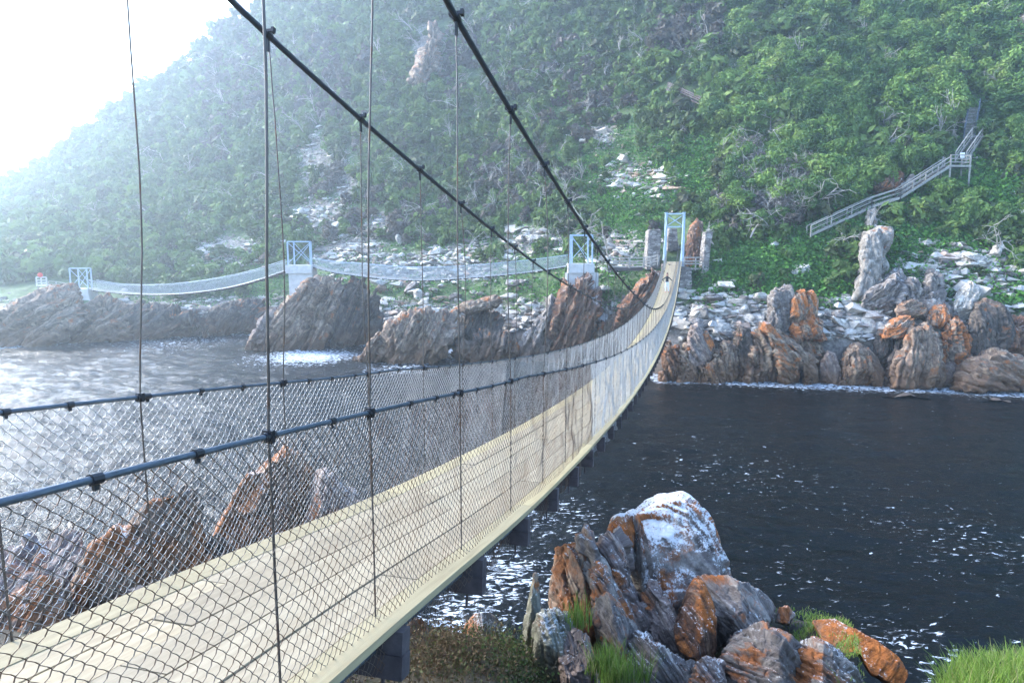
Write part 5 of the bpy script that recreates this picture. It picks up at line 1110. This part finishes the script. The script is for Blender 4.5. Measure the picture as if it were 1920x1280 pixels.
# ------------------------------------------------------------------ the person on the bridge
def skin_body(name, joints, edges, radii, mats, matf, parent=None, sub=2):
    me = bpy.data.meshes.new(name); me.from_pydata(joints, edges, []); o = bpy.data.objects.new(name, me); COL.objects.link(o)
    md = o.modifiers.new('s', 'SKIN'); md.use_smooth_shade = True
    for i, sv in enumerate(me.skin_vertices[0].data): r = radii[i]; sv.radius = r if isinstance(r, tuple) else (r, r); sv.use_root = i == 0
    m2 = o.modifiers.new('u', 'SUBSURF'); m2.levels = m2.render_levels = sub
    dg = bpy.context.evaluated_depsgraph_get(); me2 = bpy.data.meshes.new_from_object(o.evaluated_get(dg)); bpy.data.objects.remove(o)
    me2.materials.clear()
    for m in mats: me2.materials.append(m)
    for p in me2.polygons: p.material_index = matf(p.center); p.use_smooth = True
    return link(bpy.data.objects.new(name, me2), parent)
def person():
    skin = plain_mat('skin', (.42, .24, .17), (.5, .30, .22), 8, .6, .05); top = plain_mat('black_top', (.008, .008, .01), (.02, .02, .025), 9); pants = plain_mat('white_blue_trousers', (.62, .68, .76), (.75, .78, .82), 9); shoe = plain_mat('coral_shoes', (.55, .18, .14), (.65, .25, .2), 9); hairm = plain_mat('brown_hair', (.07, .03, .018), (.16, .07, .035), 20)
    J = [(0, 0, .92), (0, .0, 1.08), (0, .01, 1.25), (0, .02, 1.38), (0, .0, 1.46), (0, -.03, 1.53), (0, -.04, 1.60), (0, -.03, 1.67),      # pelvis, waist, chest, shoulders, neck, head
         (-.13, .01, 1.37), (-.17, .01, 1.34), (-.40, .06, 1.18), (-.27, -.08, 1.0), (-.20, -.12, .98),                                        # left arm, hand to hip
         (.13, .01, 1.37), (.17, .01, 1.34), (.38, .04, 1.14), (.52, -.08, 1.06), (.60, -.12, 1.03),                                           # right arm out
         (-.09, 0, .84), (-.11, -.06, .48), (-.12, .06, .10), (-.12, -.08, .05),
         (.09, 0, .84), (.12, .02, .47), (.14, .14, .10), (.14, .02, .05)]
    E = [(0, 1), (1, 2), (2, 3), (3, 4), (4, 5), (5, 6), (6, 7), (3, 8), (8, 9), (9, 10), (10, 11), (11, 12), (3, 13), (13, 14), (14, 15), (15, 16), (16, 17), (0, 18), (18, 19), (19, 20), (20, 21), (0, 22), (22, 23), (23, 24), (24, 25)]
    R = [(.15, .11), (.12, .095), (.14, .11), (.10, .08), .05, .07, .095, .07, .06, .055, .043, .034, .03, .06, .055, .043, .034, .028, .10, .07, .045, .04, .10, .07, .045, .04]
    y = 61.5; c = bp(y, W*.52); e = empty('person', c, 'person in black top and pale trousers on the far end of the bridge, elbow out', 'person')
    e.rotation_euler = (math.radians(4), 0, math.radians(-14))
    def mf(p):
        if p.z > 1.50: return 0
        if p.z < .11: return 3
        if p.z < .97 and abs(p.x) < .26: return 2
        return 1 if abs(p.x) < .47 and not (p.x < -.19 and p.z < 1.03) else 0
    def attach(o): o.parent = e; o.location = (0, 0, 0)
    attach(skin_body('body', J, E, R, [skin, top, pants, shoe], mf))
    # five fingers at each hand
    for sx, h0, d in ((-1, (-.19, -.125, .975), (.8, -.3, -.5)), (1, (.605, -.125, 1.03), (.85, -.4, -.25))):
        d = np.array(d); d /= np.linalg.norm(d); side = np.cross(d, (0, 0, 1)); side /= np.linalg.norm(side); m = MB()
        for k, L in enumerate((.062, .075, .08, .074, .058)):
            b = np.array(h0)+side*(k-2)*.014; q = b+d*L*.5+(0, 0, -.004); m.tube([b-d*.02, q, b+d*L+(0, 0, -.022)], [.009, .0085, .006], 6)
        attach(m.build('fingers', skin, None, True))
    m = MB(); r = np.random.default_rng(5)
    H = [(0, .0, 1.70), (0, .035, 1.66), (0, .055, 1.60), (.01, .075, 1.50), (.01, .08, 1.40), (.0, .08, 1.31)]
    m.tube(H, [.06, .095, .10, .085, .07, .03], 12); m.tube([(0, -.05, 1.73), (0, -.0, 1.735), (0, .05, 1.70)], [.05, .08, .07], 10)
    for k in range(24):
        a = r.uniform(-1, 1); m.tube([(a*.07, .07, 1.62), (a*.10, .10, 1.48), (a*.08, .10, 1.30+r.uniform(-.06, .04))], [.014, .013, .004], 5)
    attach(m.build('hair', hairm, None, True))
    f = MB(); f.tube([(0, -.125, 1.615), (0, -.15, 1.59), (0, -.128, 1.578)], [.008, .014, .01], 8); attach(f.build('nose', skin, None, True))
    for s_ in (-1, 1):
        f = MB(); f.tube([(s_*.033, -.118, 1.615), (s_*.033, -.128, 1.615)], [.011, .008], 8); attach(f.build('eye', plain_mat('eye', (.02, .02, .02), (.05, .04, .03))))
        f = MB(); f.tube([(s_*.092, -.03, 1.57), (s_*.102, -.02, 1.60), (s_*.096, -.015, 1.63)], [.010, .016, .010], 8); attach(f.build('ear', skin, None, True))
    f = MB(); f.tube([(-.025, -.122, 1.55), (0, -.13, 1.548), (.025, -.122, 1.55)], [.004, .007, .004], 6); attach(f.build('mouth', shoe, None, True))
person()

# ------------------------------------------------------------------ sea mist
def haze():
    bm = bmesh.new(); bmesh.ops.create_cube(bm, size=1); me = bpy.data.meshes.new('haze'); bm.to_mesh(me); bm.free()
    o = bpy.data.objects.new('haze', me); COL.objects.link(o); o.location = (0, 260, 70); o.scale = (1500, 740, 178)
    m = bpy.data.materials.new('sea_mist'); m.use_nodes = True; nt = m.node_tree; nt.nodes.remove(nt.nodes['Principled BSDF'])
    v = nd(nt, "ShaderNodeVolumePrincipled", Color=(.72, .87, 1., 1), Density=HAZE_DENSITY, Anisotropy=HAZE_G); nt.links.new(v.outputs[0], nt.nodes['Material Output'].inputs['Volume'])
    me.materials.append(m); tag(o, 'pale sea mist thickening towards the left', 'haze', None, 'stuff')
haze()
